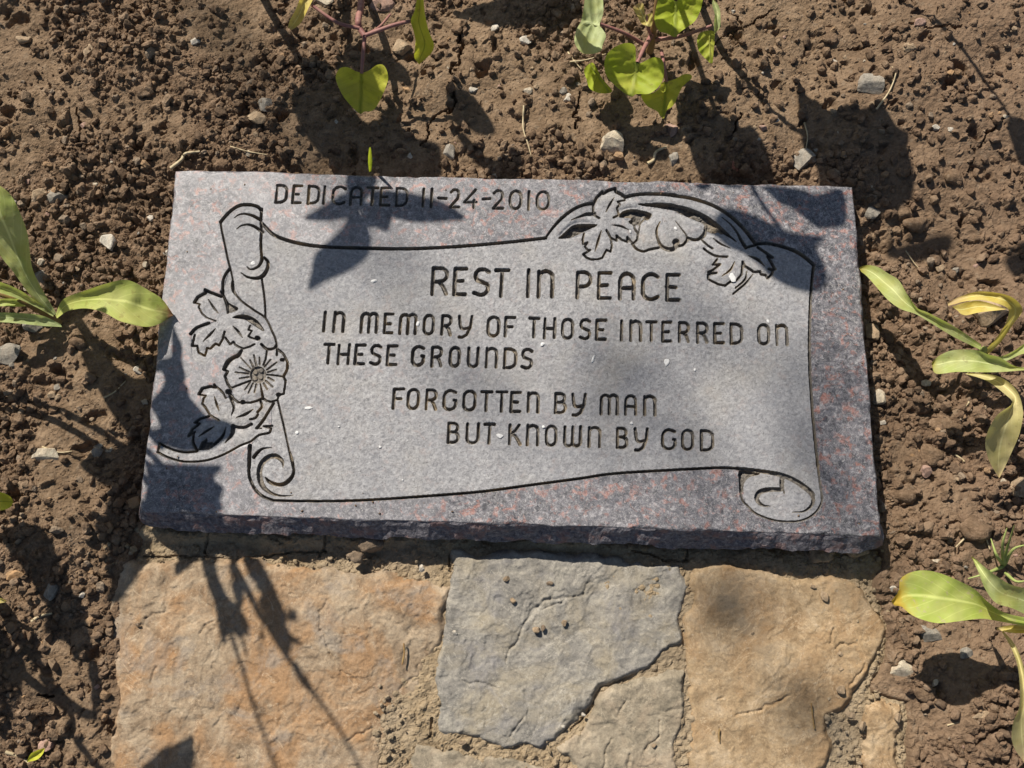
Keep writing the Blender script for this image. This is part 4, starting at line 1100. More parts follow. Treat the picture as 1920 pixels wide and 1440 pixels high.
FLP = [(950, 1085, 13, 10, "tan", "tan grain on the blue grey flagstone's upper part"), (1030, 1093, 13, 9, "brown", "brown seed-like grain on the blue grey flagstone"), (961, 1126, 11, 11, "grey", "grey grain on the blue grey flagstone below the tan one"), (1006, 1183, 14, 13, "grey", "largest grey pebble on the middle of the blue grey flagstone"), (1018, 1177, 9, 12, "brown", "small brown pebble touching the largest one on the blue grey flagstone"), (1058, 1167, 10, 13, "grey", "grey oval pebble right of the middle on the blue grey flagstone"), (852, 1187, 9, 10, "pale", "white grain at the blue grey flagstone's left edge"), (790, 1065, 12, 14, "pale", "white chip on the mortar in front of the slab"), (1545, 1118, 15, 18, "grey", "dark grey pebble on the ochre flagstone"), (1524, 1101, 10, 8, "grey", "tiny grey pebble on the ochre flagstone's top edge"), (258, 1170, 8, 8, "brown", "dark speck of grit on the rusty flagstone"), (1410, 1187, 7, 5, "grey", "dark speck of grit on the ochre flagstone"), (1574, 1225, 11, 9, "grey", "grey pebble on the ochre flagstone's right flank"), (1576, 1256, 10, 9, "grey", "grey pebble on the broken right edge of the ochre flagstone"), (1680, 1345, 15, 16, "tan", "tan pebble on the narrow flagstone piece"), (1612, 1360, 18, 18, "tan", "tan clod in the sandy gap before the narrow flagstone"), (1594, 1343, 18, 14, "tan", "tan lump in the sandy gap beside the ochre flagstone"), (1575, 1293, 16, 14, "tan", "tan lump near the ochre flagstone's chipped right end"), (1226, 1398, 9, 7, "grey", "dark pebble on the triangular flagstone"), (868, 1392, 14, 8, "tan", "flat tan chip in the mortar below the blue grey flagstone"), (1093, 1340, 9, 8, "pale", "white chip in the mortar by the triangular flagstone"), (1056, 1363, 8, 7, "pale", "white chip in the mortar at the blue grey flagstone's point")]
for a in FLP:
    stone(*a[:4], "tan" if a[4] == "grey" else a[4], a[5].replace("dark grey", "dull").replace("grey", "dull", 1) if a[4] == "grey" and "blue grey" not in a[5].split(" on")[0] else a[5], zg=-0.0328, name="pebble", cat="pebble", lift=0.45)
# small pebbles strewn over the soil
n = 0
PEB = []
while n < 260:
    px, py = random.uniform(5, 1915), random.uniform(5, 1435)
    p = at(px, py, -0.02)
    if in_slab(p[0], p[1], -0.01): continue
    i = int((p[0] - fx[0]) / res); j = int((p[1] - fy[0]) / res)
    if path_sd[j, i] > -0.006: continue
    if float(fbm(np.array([p[0]]), np.array([p[1]]), 0.09, 2, 55)[0]) < random.uniform(-.35, .15): continue
    s = 5 + 11 * random.random() ** 2.4
    c = random.choice(["cream", "pale", "grey", "tan", "tan", "brown", "pink", "brown", "orange"])
    stone(px, py, s * random.uniform(.8, 1.3), s, c, "small pebble no bigger than a pea strewn on the crumbly soil", name="pebble", cat="pebble", group="small pebbles strewn over the soil", lift=0.2)
    n += 1


# ------------------------------------------------------------------ plants
def ribbon(name, Lp, Rp, zs, mat, fold=0.0, n=40, m=13, wave=0.0, seed=0, pxmode=True):
    """leaf from its two traced edges; zs = heights along it; fold > 0 lifts the edges above the midrib"""
    Lp = resample(smooth_line(np.array(Lp, float), 5), n); Rp = resample(smooth_line(np.array(Rp, float), 5), n)
    t = np.linspace(0, 1, n); zz = np.interp(t, np.linspace(0, 1, len(zs)), zs)
    zz = np.convolve(np.r_[[zz[0]] * 2, zz, [zz[-1]] * 2], np.ones(5) / 5, 'valid')
    u = np.linspace(-1, 1, m)
    P = Lp[:, None] * (1 - u[None, :, None]) / 2 + Rp[:, None] * (1 + u[None, :, None]) / 2
    wv = wave * np.sin(t[:, None] * 9 + seed + u[None] * 1.5) * np.abs(u[None]) ** 2
    Z = zz[:, None] + fold * (u[None] ** 2) * np.sin(np.pi * np.clip(t, .08, .92))[:, None] + wv
    Z = Z + 0.0022 * fbm(P[..., 0] / 2000, P[..., 1] / 2000, 0.012, 3, 7 + seed)
    V = at(P[..., 0], P[..., 1], Z)
    return mesh_np(name, V.reshape(-1, 3), grid_faces(n, m), mat, None, True, {"lu": np.tile(u, n), "lv": np.repeat(t, m)})


def lobed(name, outline, base, tip, zb, zt, mat, fold=0.004, rings=9, sway=0.0):
    """heart-shaped leaf from its traced outline"""
    o = resample(smooth_line(np.array(outline, float), 4, True), 72, True)
    base = np.array(base, float); tip = np.array(tip, float); ax = tip - base; Lx = np.linalg.norm(ax); ax /= Lx
    c = base + ax * Lx * 0.30
    pr = np.array([-ax[1], ax[0]])
    hw = np.abs((o - base) @ pr).max()
    s = np.linspace(0, 1, rings)[1:] ** 0.85
    P = np.vstack([c[None]] + [c + (o - c) * k for k in s])
    v = ((P - base) @ ax) / Lx; u = ((P - base) @ pr) / hw
    Z = zb + (zt - zb) * v + fold * np.abs(u) ** 1.3 - 0.35 * fold * np.sin(v * 5) + sway * np.sin(u * 4 + v * 5)
    Z = Z + 0.0024 * fbm(P[:, 0] / 2000, P[:, 1] / 2000, 0.012, 3, 8) - 0.0012 * np.abs(np.sin(v * 9 - np.abs(u) * 3)) * (np.abs(u) > .05)
    V = at(P[:, 0], P[:, 1], Z)
    F = [[0, 1 + i, 1 + (i + 1) % 72] for i in range(72)]
    Fq = []
    for r in range(rings - 2):
        a = 1 + r * 72; b = a + 72
        for i in range(72):
            i2 = (i + 1) % 72
            F.append([a + i, b + i, b + i2]); F.append([a + i, b + i2, a + i2])
    return mesh_np(name, V, F, mat, None, True, {"lu": u, "lv": np.clip(v, 0, 1)})


def tube(name, pts, r, mat, world=False, seg=7):
    """pts: (px, py, z) photo pixels + height, or world points"""
    p = np.array(pts, float)
    if not world: p = at(p[:, 0], p[:, 1], p[:, 2])
    p = smooth_line(p, 5) if len(p) > 2 else p
    rr = np.interp(np.linspace(0, 1, len(p)), np.linspace(0, 1, len(np.atleast_1d(r))), np.atleast_1d(r))
    T = np.gradient(p, axis=0); T /= np.linalg.norm(T, axis=1)[:, None] + 1e-9
    ref = np.array([0.3, 0.2, 1.0]) if abs(T[:, 2]).mean() < 0.8 else np.array([1.0, 0.1, 0])
    A = np.cross(T, ref); A /= np.linalg.norm(A, axis=1)[:, None] + 1e-9; B = np.cross(T, A)
    an = np.linspace(0, 2 * np.pi, seg, endpoint=False)
    V = p[:, None] + rr[:, None, None] * (A[:, None] * np.cos(an)[None, :, None] + B[:, None] * np.sin(an)[None, :, None])
    F = []
    for i in range(len(p) - 1):
        for k in range(seg):
            F.append([i * seg + k, i * seg + (k + 1) % seg, (i + 1) * seg + (k + 1) % seg, (i + 1) * seg + k])
    return mesh_np(name, V.reshape(-1, 3), F, mat, None, True)


G_A = leaf_mat("broad_leaf", (0.45, 0.53, 0.15), (0.57, 0.61, 0.27), (0.40, 0.36, 0.08), 0.85, 1.05)
G_B = leaf_mat("browning_leaf", (0.46, 0.54, 0.12), (0.57, 0.60, 0.19), (0.22, 0.12, 0.06), 0.84, 0.95)
G_H = leaf_mat("heart_leaf", (0.40, 0.50, 0.03), (0.50, 0.57, 0.06), (0.36, 0.42, 0.05), 0.95, 1.1, veinc=(0.36, 0.42, 0.08))
G_Y = leaf_mat("lime_heart_leaf", (0.58, 0.60, 0.05), (0.66, 0.66, 0.09), (0.42, 0.36, 0.06), 0.9, 1.05, veinc=(0.28, 0.33, 0.03))
G_P = leaf_mat("pale_leaf", (0.44, 0.52, 0.20), (0.54, 0.60, 0.30), (0.46, 0.50, 0.16), 0.95, 1.1)
Y_L = leaf_mat("yellow_leaf", (0.70, 0.55, 0.11), (0.74, 0.62, 0.25), (0.60, 0.44, 0.22), 0.8, 1.0)
Y_P = leaf_mat("faded_leaf", (0.70, 0.60, 0.28), (0.64, 0.58, 0.28), (0.68, 0.52, 0.30), 0.85, 1.0)
STEM_P = plain_mat("purple_stem", (0.24, 0.10, 0.09), (0.33, 0.17, 0.13))
STEM_B = plain_mat("brown_stem", (0.22, 0.12, 0.05), (0.30, 0.20, 0.07))
STEM_G = plain_mat("green_stem", (0.26, 0.32, 0.08), (0.36, 0.40, 0.14))
STRAW = plain_mat("straw", (0.42, 0.33, 0.19), (0.55, 0.45, 0.28))


def plant(name, px, py, label, cat="plant"):
    p = at(px, py, -0.02)
    return tag(empty(name, (p[0], p[1], float(soil_z(p[0], p[1])))), label, cat)


# left rosette
pl = plant("leafy_plant", 112, 605, "broad-leaved green plant at the left border, one brown-tipped leaf touching the slab")
Za = ((0, 300), 4.0)
zz = lambda z, pts: zm(z[0], z[1], pts)
child(ribbon("leaf", [(100, 592), (62, 560), (25, 510), (0, 478), (-30, 420), (-42, 370), (-25, 335)], [(106, 588), (78, 540), (60, 500), (52, 440), (38, 400), (20, 365), (-5, 345), (-22, 334)], [-0.012, 0.01, 0.03, 0.05, 0.06], G_A, -0.006, wave=0.002), pl)
child(ribbon("leaf", [(104, 592), (112, 570), (125, 557), (165, 543), (205, 530), (240, 525), (280, 545), (305, 562), (325, 590)], [(107, 597), (116, 590), (128, 583), (160, 578), (195, 586), (225, 602), (265, 612), (292, 610), (325, 592)], [-0.010, 0.010, 0.022, 0.022, 0.012, 0.003], G_B, 0.006, wave=0.002), pl)["label"] = "leaf with a brown withered tip"
child(ribbon("leaf", [(100, 586), (70, 566), (30, 540), (-30, 518)], [(100, 594), (66, 575), (28, 558), (-30, 540)], [-0.012, 0.0, 0.015, 0.03], G_A, 0.004), pl)
child(ribbon("leaf", [(60, 568), (40, 560), (10, 560), (-30, 560)], [(60, 570), (40, 575), (10, 574), (-30, 575)], [-0.005, 0.005, 0.01, 0.02], G_A, 0.003), pl)
child(ribbon("leaf", [(114, 608), (80, 592), (40, 587), (0, 586), (-30, 586)], [(116, 613), (78, 611), (40, 607), (0, 604), (-30, 606)], [-0.016, -0.004, 0.005, 0.012], G_P, 0.003), pl)
child(tube("stem", [(-20, 545, 0.012), (30, 560, 0.004), (70, 578, -0.008), (112, 606, -0.026)], [0.0026, 0.0036, 0.004], STEM_B), pl)

# left vine
pv = plant("vine_seedling", 650, -30, "vine seedling with purple stem and one lime heart-shaped leaf above the engraved date")
V2 = ((500, 0), 3.0)
child(lobed("leaf", zz(V2, [(535, 408), (500, 400), (455, 377), (410, 385), (388, 430), (400, 480), (430, 540), (470, 590), (525, 642), (548, 628), (600, 620), (640, 560), (670, 490), (684, 430), (660, 368), (620, 365), (585, 390), (555, 405)]), (678, 136), (675, 214), 0.020, 0.004, G_Y, 0.004), pv)
child(ribbon("leaf", zz(V2, [(850, -40), (832, 60), (810, 115), (828, 180), (837, 240), (830, 320), (855, 360)]), zz(V2, [(880, -40), (888, 60), (905, 150), (922, 200), (941, 250), (925, 300), (860, 361)]), [0.05, 0.045, 0.03, 0.012], G_Y, 0.006), pv)
child(ribbon("leaf", zz(V2, [(200, -40), (160, 60), (132, 110), (118, 155)]), zz(V2, [(280, -40), (228, 60), (192, 130), (140, 170)]), [0.05, 0.04, 0.03], Y_L, 0.004), pv)
child(tube("stem", [(668, -60, -0.012), (677, 0, 0.015), (672, 37, 0.032), (674, 52, 0.030), (684, 68, 0.030)], [0.0035, 0.003, 0.0025], STEM_P), pv)
child(tube("petiole", [(684, 66, 0.030), (681, 100, 0.027), (678, 138, 0.020)], [0.002, 0.0016], STEM_P), pv)
child(tube("petiole", [(674, 53, 0.038), (632, 42, 0.042), (585, 10, 0.045)], [0.0018, 0.0014], STEM_P), pv)
child(tube("petiole", [(686, 66, 0.040), (735, 48, 0.045), (772, 39, 0.044)], [0.002, 0.0016], STEM_P), pv)
child(tube("petiole", [(690, 64, 0.036), (712, 50, 0.03), (732, 27, 0.02)], [0.0014, 0.001], STEM_P), pv)

# right vine
pw = plant("vine_seedling", 1218, 92, "bushier vine seedling with many heart-shaped green leaves, top centre right")
V3 = ((980, 0), 4.0)
child(lobed("leaf", zz(V3, [(578, 185), (602, 110), (605, 40), (588, -30), (480, -40), (460, 40), (440, 150), (400, 230), (388, 300), (402, 350), (450, 400), (515, 405), (585, 385), (600, 335), (625, 270), (602, 222)]), (1124, 46), (1080, 40), 0.028, 0.034, G_P, 0.006), pw)["label"] = "pale silvery green leaf"
child(lobed("leaf", zz(V3, [(1150, 12), (1100, -30), (1030, -30), (1000, 60), (988, 150), (1020, 230), (1080, 250), (1145, 280), (1180, 240), (1280, 170), (1320, 110), (1348, 20), (1335, -40), (1200, -30)]), (1267, 2), (1266, 70), 0.038, 0.026, G_H, 0.006), pw)
child(lobed("leaf", zz(V3, [(860, 472), (830, 442), (808, 412), (845, 390), (842, 342), (800, 322), (740, 330), (680, 360), (630, 410), (612, 480), (625, 560), (670, 620), (740, 680), (815, 728), (850, 705), (940, 705), (1000, 670), (1040, 620), (1060, 560), (1055, 470), (1030, 435), (980, 430), (930, 450), (895, 470)]), (1195, 117), (1184, 182), 0.024, 0.012, G_H, 0.007), pw)
child(lobed("leaf", zz(V3, [(1080, 612), (1040, 622), (1020, 670), (950, 705), (890, 710), (900, 750), (940, 800), (1010, 835), (1030, 870), (1060, 890), (1080, 830), (1130, 790), (1165, 720), (1200, 650), (1265, 590), (1262, 560), (1210, 556), (1150, 590)]), (1249, 154), (1244, 222), 0.014, 0.000, G_Y, 0.004), pw)
child(lobed("leaf", zz(V3, [(460, 530), (485, 490), (525, 470), (560, 520), (590, 580), (640, 640), (672, 680), (640, 700), (560, 695), (500, 660), (480, 600)]), (1108, 122), (1142, 172), 0.008, 0.000, G_H, 0.003), pw)
child(ribbon("leaf", zz(V3, [(1423, -10), (1422, 40), (1440, 110), (1434, 190), (1438, 250)]), zz(V3, [(1428, -10), (1462, 30), (1482, 90), (1480, 200), (1442, 252)]), [0.034, 0.032, 0.025], G_P, 0.004), pw)
child(lobed("leaf", zz(V3, [(1308, 310), (1320, 260), (1370, 232), (1432, 235), (1440, 300), (1430, 400), (1420, 476), (1370, 440), (1320, 380)]), (1330, 60), (1332, 118), 0.024, 0.012, G_H, 0.002), pw)
child(lobed("leaf", zz(V3, [(828, 60), (860, 30), (905, 25), (920, 110), (972, 98), (968, 190), (930, 195), (890, 175), (860, 120)]), (1214, 48), (1196, 8), 0.03, 0.04, Y_L, 0.003), pw)["label"] = "small withered yellow leaf"
child(tube("stem", [(1218, 96, -0.016), (1224, 70, 0.004), (1226, 45, 0.02), (1236, -20, 0.045)], [0.004, 0.0032, 0.0026], STEM_B), pw)
child(tube("petiole", [(1222, 66, 0.010), (1208, 90, 0.020), (1195, 118, 0.024)], [0.0024, 0.0018], STEM_P), pw)
child(tube("petiole", [(1208, 84, 0.0), (1170, 62, 0.018), (1125, 45, 0.028)], [0.002, 0.0015], STEM_P), pw)
child(tube("petiole", [(1228, 74, 0.004), (1275, 68, 0.014), (1335, 48, 0.028)], [0.002, 0.0015], STEM_P), pw)
child(tube("petiole", [(1240, 95, 0.0), (1246, 130, 0.012), (1250, 155, 0.014)], [0.0018, 0.0014], STEM_P), pw)
child(tube("petiole", [(1222, 70, 0.008), (1215, 50, 0.025), (1212, 28, 0.033)], [0.0016, 0.0012], STEM_P), pw)

# right-hand plant with yellowing leaves
pr = plant("leafy_plant", 1842, 660, "yellowing plant right of the slab with bent and curled withered leaves")
Vr = ((1440, 440), 4.0)
child(ribbon("leaf", zz(Vr, [(1600, 825), (1400, 690), (1190, 580), (1120, 552), (1040, 440), (980, 340), (900, 290), (820, 240), (740, 228), (687, 248)]), zz(Vr, [(1590, 862), (1400, 770), (1250, 680), (1110, 596), (1000, 560), (900, 490), (820, 400), (740, 310), (695, 275), (686, 255)]), [-0.02, 0.0, 0.022, 0.028, 0.018, 0.004], G_A, 0.005), pr)
child(ribbon("leaf", zz(Vr, [(1980, 1000), (1850, 985), (1740, 920), (1650, 897), (1560, 865), (1390, 866), (1280, 910), (1226, 965)]), zz(Vr, [(1980, 1012), (1850, 1022), (1740, 1030), (1600, 1032), (1500, 1030), (1400, 1030), (1258, 1042), (1228, 972)]), [0.03, 0.032, 0.034, 0.030, 0.02], G_A, 0.005, wave=0.0015), pr)
child(ribbon("leaf", zz(Vr, [(1625, 868), (1700, 790), (1770, 690), (1802, 610), (1800, 555), (1720, 515), (1600, 490), (1480, 500), (1352, 534)]), zz(Vr, [(1655, 898), (1750, 800), (1840, 670), (1906, 580), (1890, 520), (1800, 455), (1600, 425), (1450, 460), (1348, 510)]), [-0.02, 0.01, 0.035, 0.05, 0.05, 0.045, 0.035], Y_L, 0.004), pr)["label"] = "bright yellow leaf bent over a stone"
child(ribbon("leaf", zz(Vr, [(1380, 540), (1480, 508), (1600, 498), (1790, 556)]), zz(Vr, [(1420, 568), (1470, 606), (1590, 582), (1780, 562)]), [0.028, 0.026, 0.030, 0.04], Y_L, 0.002), pr)["label"] = "underside of the bent yellow leaf"
child(ribbon("leaf", zz(Vr, [(1660, 905), (1750, 912), (1850, 868), (1920, 820), (2000, 780)]), zz(Vr, [(1665, 925), (1770, 950), (1880, 905), (1960, 880), (2000, 870)]), [-0.015, 0.015, 0.03, 0.04], G_P, 0.004), pr)
child(ribbon("leaf", [(1810, 701), (1850, 714), (1885, 740), (1898, 757), (1868, 780), (1848, 822), (1853, 860), (1872, 895)], [(1815, 699), (1870, 705), (1905, 730), (1918, 770), (1912, 812), (1896, 850), (1882, 880), (1874, 896)], [0.0, 0.02, 0.035, 0.03, 0.012, 0.0], Y_P, 0.006), pr)["label"] = "curled pale yellow leaf hanging down"
child(tube("stem", [(1842, 662, -0.03), (1845, 655, -0.01), (1850, 650, 0.0)], [0.0035, 0.003, 0.0003], STEM_G), pr)

# lower right plant
pq = plant("leafy_plant", 1930, 1160, "plant at the lower right border with a wide speckled leaf over the soil")
Vq = ((1280, 960), 3.0)
child(ribbon("leaf", zz(Vq, [(2010, 600), (1920, 592), (1800, 562), (1710, 500), (1650, 440), (1560, 390), (1450, 345), (1360, 328), (1280, 340), (1222, 380), (1217, 440), (1176, 500)]), zz(Vq, [(2010, 655), (1920, 640), (1780, 615), (1680, 600), (1550, 615), (1430, 625), (1320, 595), (1262, 560), (1230, 530), (1205, 528), (1185, 525), (1177, 512)]), [0.012, 0.025, 0.042, 0.046, 0.044, 0.04], leaf_mat("speckled_leaf", (0.44, 0.55, 0.10), (0.55, 0.61, 0.18), (0.66, 0.46, 0.06), 0.80, 0.92, (0.55, 0.45, 0.30), 0.55), 0.005, wave=0.002), pq)["label"] = "wide speckled leaf with a yellow tip"
child(ribbon("leaf", zz(Vq, [(2010, 610), (1940, 582), (1850, 540), (1760, 510), (1700, 430), (1660, 330), (1624, 252)]), zz(Vq, [(2010, 455), (1940, 432), (1850, 410), (1780, 370), (1700, 310), (1645, 262), (1627, 250)]), [0.03, 0.045, 0.055, 0.06, 0.05], G_A, 0.006), pq)
child(ribbon("leaf", zz(Vq, [(2000, 640), (1920, 638), (1850, 636), (1765, 650)]), zz(Vq, [(2000, 684), (1920, 682), (1850, 680), (1768, 664)]), [0.01, 0.015, 0.01], Y_L, 0.002), pq)
child(ribbon("leaf", zz(Vq, [(1797, 676), (1845, 760), (1882, 860), (1896, 980), (1893, 1100), (1860, 1180), (1850, 1270), (1872, 1340), (1918, 1405)]), zz(Vq, [(1802, 668), (1872, 750), (1920, 880), (1940, 1000), (1945, 1150), (1965, 1250), (1965, 1330), (1950, 1385), (1925, 1412)]), [0.01, 0.02, 0.025, 0.02, 0.008, -0.005], Y_P, 0.005), pq)
child(tube("stem", [(1932, 1165, -0.03), (1945, 1160, 0.0), (1955, 1165, 0.02)], [0.004, 0.003, 0.0003], STEM_G), pq)

# grass, shoots, fallen leaves, straws
gr = plant("grass_tuft", 1884, 1060, "thin green grass tuft near the right border above the big leaf", "grass")
for a in ([(1882, 1060, -0.03), (1888, 1030, -0.01), (1902, 985, 0.02)], [(1882, 1060, -0.03), (1880, 1020, 0.0), (1888, 990, 0.01)], [(1884, 1058, -0.03), (1900, 1030, -0.01), (1930, 1020, 0.0)], [(1880, 1062, -0.03), (1850, 1075, -0.018), (1815, 1085, -0.022)], [(1886, 1075, -0.028), (1905, 1090, -0.012), (1930, 1088, -0.01)], [(1880, 1058, -0.03), (1868, 1040, -0.012), (1858, 1010, -0.015)]):
    child(tube("blade", a, [0.0016, 0.0012, 0.0004], STEM_G), gr)
sh = plant("grass_shoot", 694, 322, "single bright green grass shoot standing at the slab's top edge", "grass")
child(ribbon("blade", [(692, 322), (690, 300), (692, 277)], [(696, 322), (698, 300), (695, 275)], [-0.01, 0.01, 0.03], G_H, 0.002), sh)
o = ribbon("fallen_leaf", [(50, 1428), (58, 1413), (72, 1406), (83, 1402)], [(52, 1429), (70, 1424), (80, 1414), (84, 1404)], [-0.014, -0.008, -0.008, -0.012], G_Y, 0.003)
tag(o, "small yellow green fallen leaf near the bottom left corner", "leaf")
o = ribbon("fallen_leaf", [(-25, 930), (0, 923), (18, 930), (25, 940)], [(-25, 955), (0, 957), (18, 952), (25, 942)], [0.0, 0.005, 0.002], G_Y, 0.003)
tag(o, "yellow leaf tip poking in at the left border beside the slab's lower half", "leaf")
o = ribbon("fallen_leaf", [(-20, 1120), (0, 1121), (14, 1127)], [(-20, 1131), (0, 1131), (14, 1128)], [-0.01, -0.006, -0.01], Y_L, 0.002)
tag(o, "withered yellow leaf sliver at the left border level with the flagstones", "leaf")
for a, r, lb in (([(320, 316), (340, 300), (348, 288), (375, 284)], 0.0018, "bent pale straw at the slab's upper left corner"),
                 ([(982, 198), (981, 240), (990, 270), (996, 294)], 0.0009, "long thin pale straw above the slab's top edge, left of the cream stone"),
                 ([(1214, 307), (1225, 300), (1230, 285), (1250, 275)], 0.0018, "twisted dry root beside the grey wedge stone above the slab"),
                 ([(1643, 205), (1668, 170), (1680, 135), (1672, 125)], 0.0009, "pale dry stem beside the chunky grey brown stone"),
                 ([(1065, 98), (1075, 112), (1090, 130)], 0.0009, "short straw left of the right vine"),
                 ([(1068, 116), (1100, 112), (1136, 101)], 0.0008, "pale fibre lying under the right vine's left leaf"),
                 ([(812, 1210), (757, 1242), (754, 1246)], 0.0004, None),
                 ([(1820, 998), (1800, 1018), (1792, 1026)], 0.0009, "short straw in the soil right of the slab's lower corner"),
                 ([(1843, 990), (1850, 1012), (1856, 1030)], 0.0009, "thin straw upright near the grass tuft"),
                 ([(1818, 745), (1816, 755), (1811, 762)], 0.001, "tiny curved pale root under the curled leaf"),
                 ([(1790, 852), (1805, 862), (1808, 866)], 0.001, "short straw in the clods below the curled leaf"),
                 ([(1776, 1360), (1800, 1354)], 0.0008, "small straw in the soil at the lower right"),
                 ([(10, 1410), (35, 1418), (60, 1434)], 0.0016, "dry twig beside the fallen leaf, bottom left corner"),
                 ([(195, 746), (215, 735), (236, 714)], 0.0009, "thin pale root in the shade at the slab's left side"),
                 ([(80, 838), (110, 848), (135, 846)], 0.0008, "thin straw on the flaky cream stone"),
                 ([(60, 1165), (75, 1155), (98, 1150)], 0.0016, "pale crumbly twig across the lower left shadow"),
                 ([(430, 274), (465, 284), (500, 290)], 0.0007, "fine root hair above the slab's upper left"),
                 ([(1508, 230), (1514, 255), (1511, 280)], 0.0008, "thin straw above the flat grey stone"),
                 ([(1698, 470), (1720, 500), (1740, 515)], 0.0006, "fine straw right of the slab's upper corner")):
    if lb is None: continue
    pp = []
    P = smooth_line(np.array(a, float), 4) if len(a) > 2 else np.array(a, float)
    w0 = at(P[:, 0], P[:, 1], -0.018)
    zz_ = soil_z(w0[:, 0], w0[:, 1]); zz_ = np.maximum(zz_, zz_.mean()) + r
    o = tube("straw", np.c_[P, zz_], [r, r * 0.8, r * 0.5], STRAW)
    tag(o, lb, "straw")
for a, r, lb in (([(757, 1206, -.0285), (758, 1225, -.029), (754, 1246, -.029)], 0.0007, "thin dry stalk lying on the rusty flagstone"), ([(1521, 1318, -.031), (1524, 1345, -.031), (1527, 1366, -.031)], 0.0006, "thin dark stalk lying on the ochre flagstone"), ([(1349, 1366, -.031), (1348, 1380, -.031), (1349, 1392, -.031)], 0.0005, "short dark fibre on the ochre flagstone's lower left")):
    tag(tube("straw", a, r, STEM_B), lb, "straw")


# ------------------------------------------------------------------ white flecks dropped on the slab
FM = plain_mat("chalky_white", (0.55, 0.54, 0.52), (0.66, 0.65, 0.63))
for px, py, w, h in ((701, 527, 13, 7), (578, 765, 14, 6), (557, 811, 7, 6), (1112, 673, 5, 16), (1250, 678, 10, 14), (1303, 693, 4, 6), (1440, 602, 5, 8), (1184, 793, 6, 6), (1017, 646, 9, 8), (937, 817, 11, 8), (712, 838, 6, 6), (784, 607, 8, 10), (1374, 521, 12, 18), (1267, 428, 5, 8), (1019, 800, 6, 6), (474, 493, 9, 8), (635, 800, 4, 4), (755, 900, 4, 3), (1182, 434, 5, 7)):
    p = at(px, py, 0.0); V, F = ico(2, int(px), 0.5, 1)
    a = math.radians(random.uniform(-30, 30)); mp = CAM[2] / FPX / 2
    V = (V * np.array([w * mp, h * mp, 0.0005])) @ rotm((0, 0, a)).T + p - np.array([0, 0, 0.0002])
    child(mesh_np("white_fleck", V, F, FM), marker)

# ------------------------------------------------------------------ tall plants just outside the frame, whose shadows fall into it
C_L = leaf_mat("tall_plant_leaf", (0.20, 0.28, 0.05), (0.28, 0.34, 0.08), (0.30, 0.34, 0.06))


def above(px, py, zg, h):
    """the point at height h over zg whose sun shadow falls on the photo pixel at zg"""
    h = np.asarray(h, float)
    return at(px, py, zg) - np.asarray(SUN)[None, :] * h[:, None]


def shade_leaf(root, poly, zg, h, tilt=0.02, name="leaf", jag=0.0):
    o = np.asarray(poly, float)
    if len(o) < 24: o = smooth_line(o, 3, True)
    o = resample(o, 60, True); c = o.mean(0); R_ = 5
    if jag: o = o + (o - c) / (np.linalg.norm(o - c, axis=1)[:, None] + 1) * np.random.default_rng(len(poly)).normal(0, jag, (60, 1))
    P = np.vstack([c[None]] + [c + (o - c) * k for k in np.linspace(0, 1, R_)[1:]])
    d = (P - c) / max(np.abs(o - c).max(), 1)
    hh = h + tilt * (d[:, 0] * 0.6 + d[:, 1]) - 0.5 * tilt * (d ** 2).sum(1)
    V = above(P[:, 0], P[:, 1], zg, hh)
    F = [[0, 1 + i, 1 + (i + 1) % 60] for i in range(60)]
    for r in range(R_ - 2):
        a = 1 + r * 60; b = a + 60
        for i in range(60):
            i2 = (i + 1) % 60; F += [[a + i, b + i, b + i2], [a + i, b + i2, a + i2]]
    q = to_px(V); vis = ((q[0] > 0) & (q[0] < 1920) & (q[1] > 0) & (q[1] < 1440)).sum()
    if vis: print("IN FRAME", name, poly[0], h, vis)
    return child(mesh_np(name, V, F, C_L, None, True, {"lu": d[:, 0], "lv": np.clip(d[:, 1] * .4 + .4, 0, 1)}), root)


def shade_stem(root, pts, zg, r, name="stem"):
    a = np.array(pts, float); a = smooth_line(a, 4) if len(a) > 2 else a
    V = above(a[:, 0], a[:, 1], zg, a[:, 2])
    q = to_px(V); vis = (q[0] > 0) & (q[0] < 1920) & (q[1] > 0) & (q[1] < 1440)
    if vis.any(): print("STEM IN FRAME", pts[0], vis.sum())
    return child(tube(name, V, r, STEM_B, True), root)


def tallp(px, py, label):
    p = at(px, py, -0.02); return tag(empty("tall_plant", (p[0], p[1], float(soil_z(p[0], p[1])))), label, "plant")


ZS = -0.012
# above the date: a leafy shoot
t = tallp(640, -60, "leafy shoot beyond the top border, above the engraved date")
shade_stem(t, [(640, -70, 0.0), (640, 100, 0.11), (660, 290, 0.22), (690, 390, 0.31)], ZS, [0.004, 0.003, 0.002])
for p, h in ((zz(ZA, [(285, 285), (420, 200), (520, 140), (620, 120), (660, 200), (570, 275), (480, 300), (400, 305)]), .31), (zz(ZA, [(550, 20), (720, 20), (710, 110), (640, 190), (560, 170)]), .30), (zz(ZA, [(700, 120), (880, 125), (1000, 150), (1150, 200), (1260, 287), (1150, 305), (1000, 315), (880, 300), (800, 270), (720, 200)]), .32), (zz(ZA, [(640, 190), (830, 200), (815, 300), (790, 368), (730, 340), (660, 330)]), .31), (zz(ZA, [(600, 220), (665, 320), (692, 420), (660, 520), (560, 600), (420, 660), (312, 718), (330, 600), (350, 500), (410, 440), (500, 360), (560, 270)]), .33), ([(440, 327), (520, 318), (600, 322), (590, 338), (545, 343), (480, 336)], .29)):
    shade_leaf(t, p, 0.0 if h > .295 else ZS, h)
t = tallp(460, -80, "bushy plant beyond the top border, left of the vine seedling")
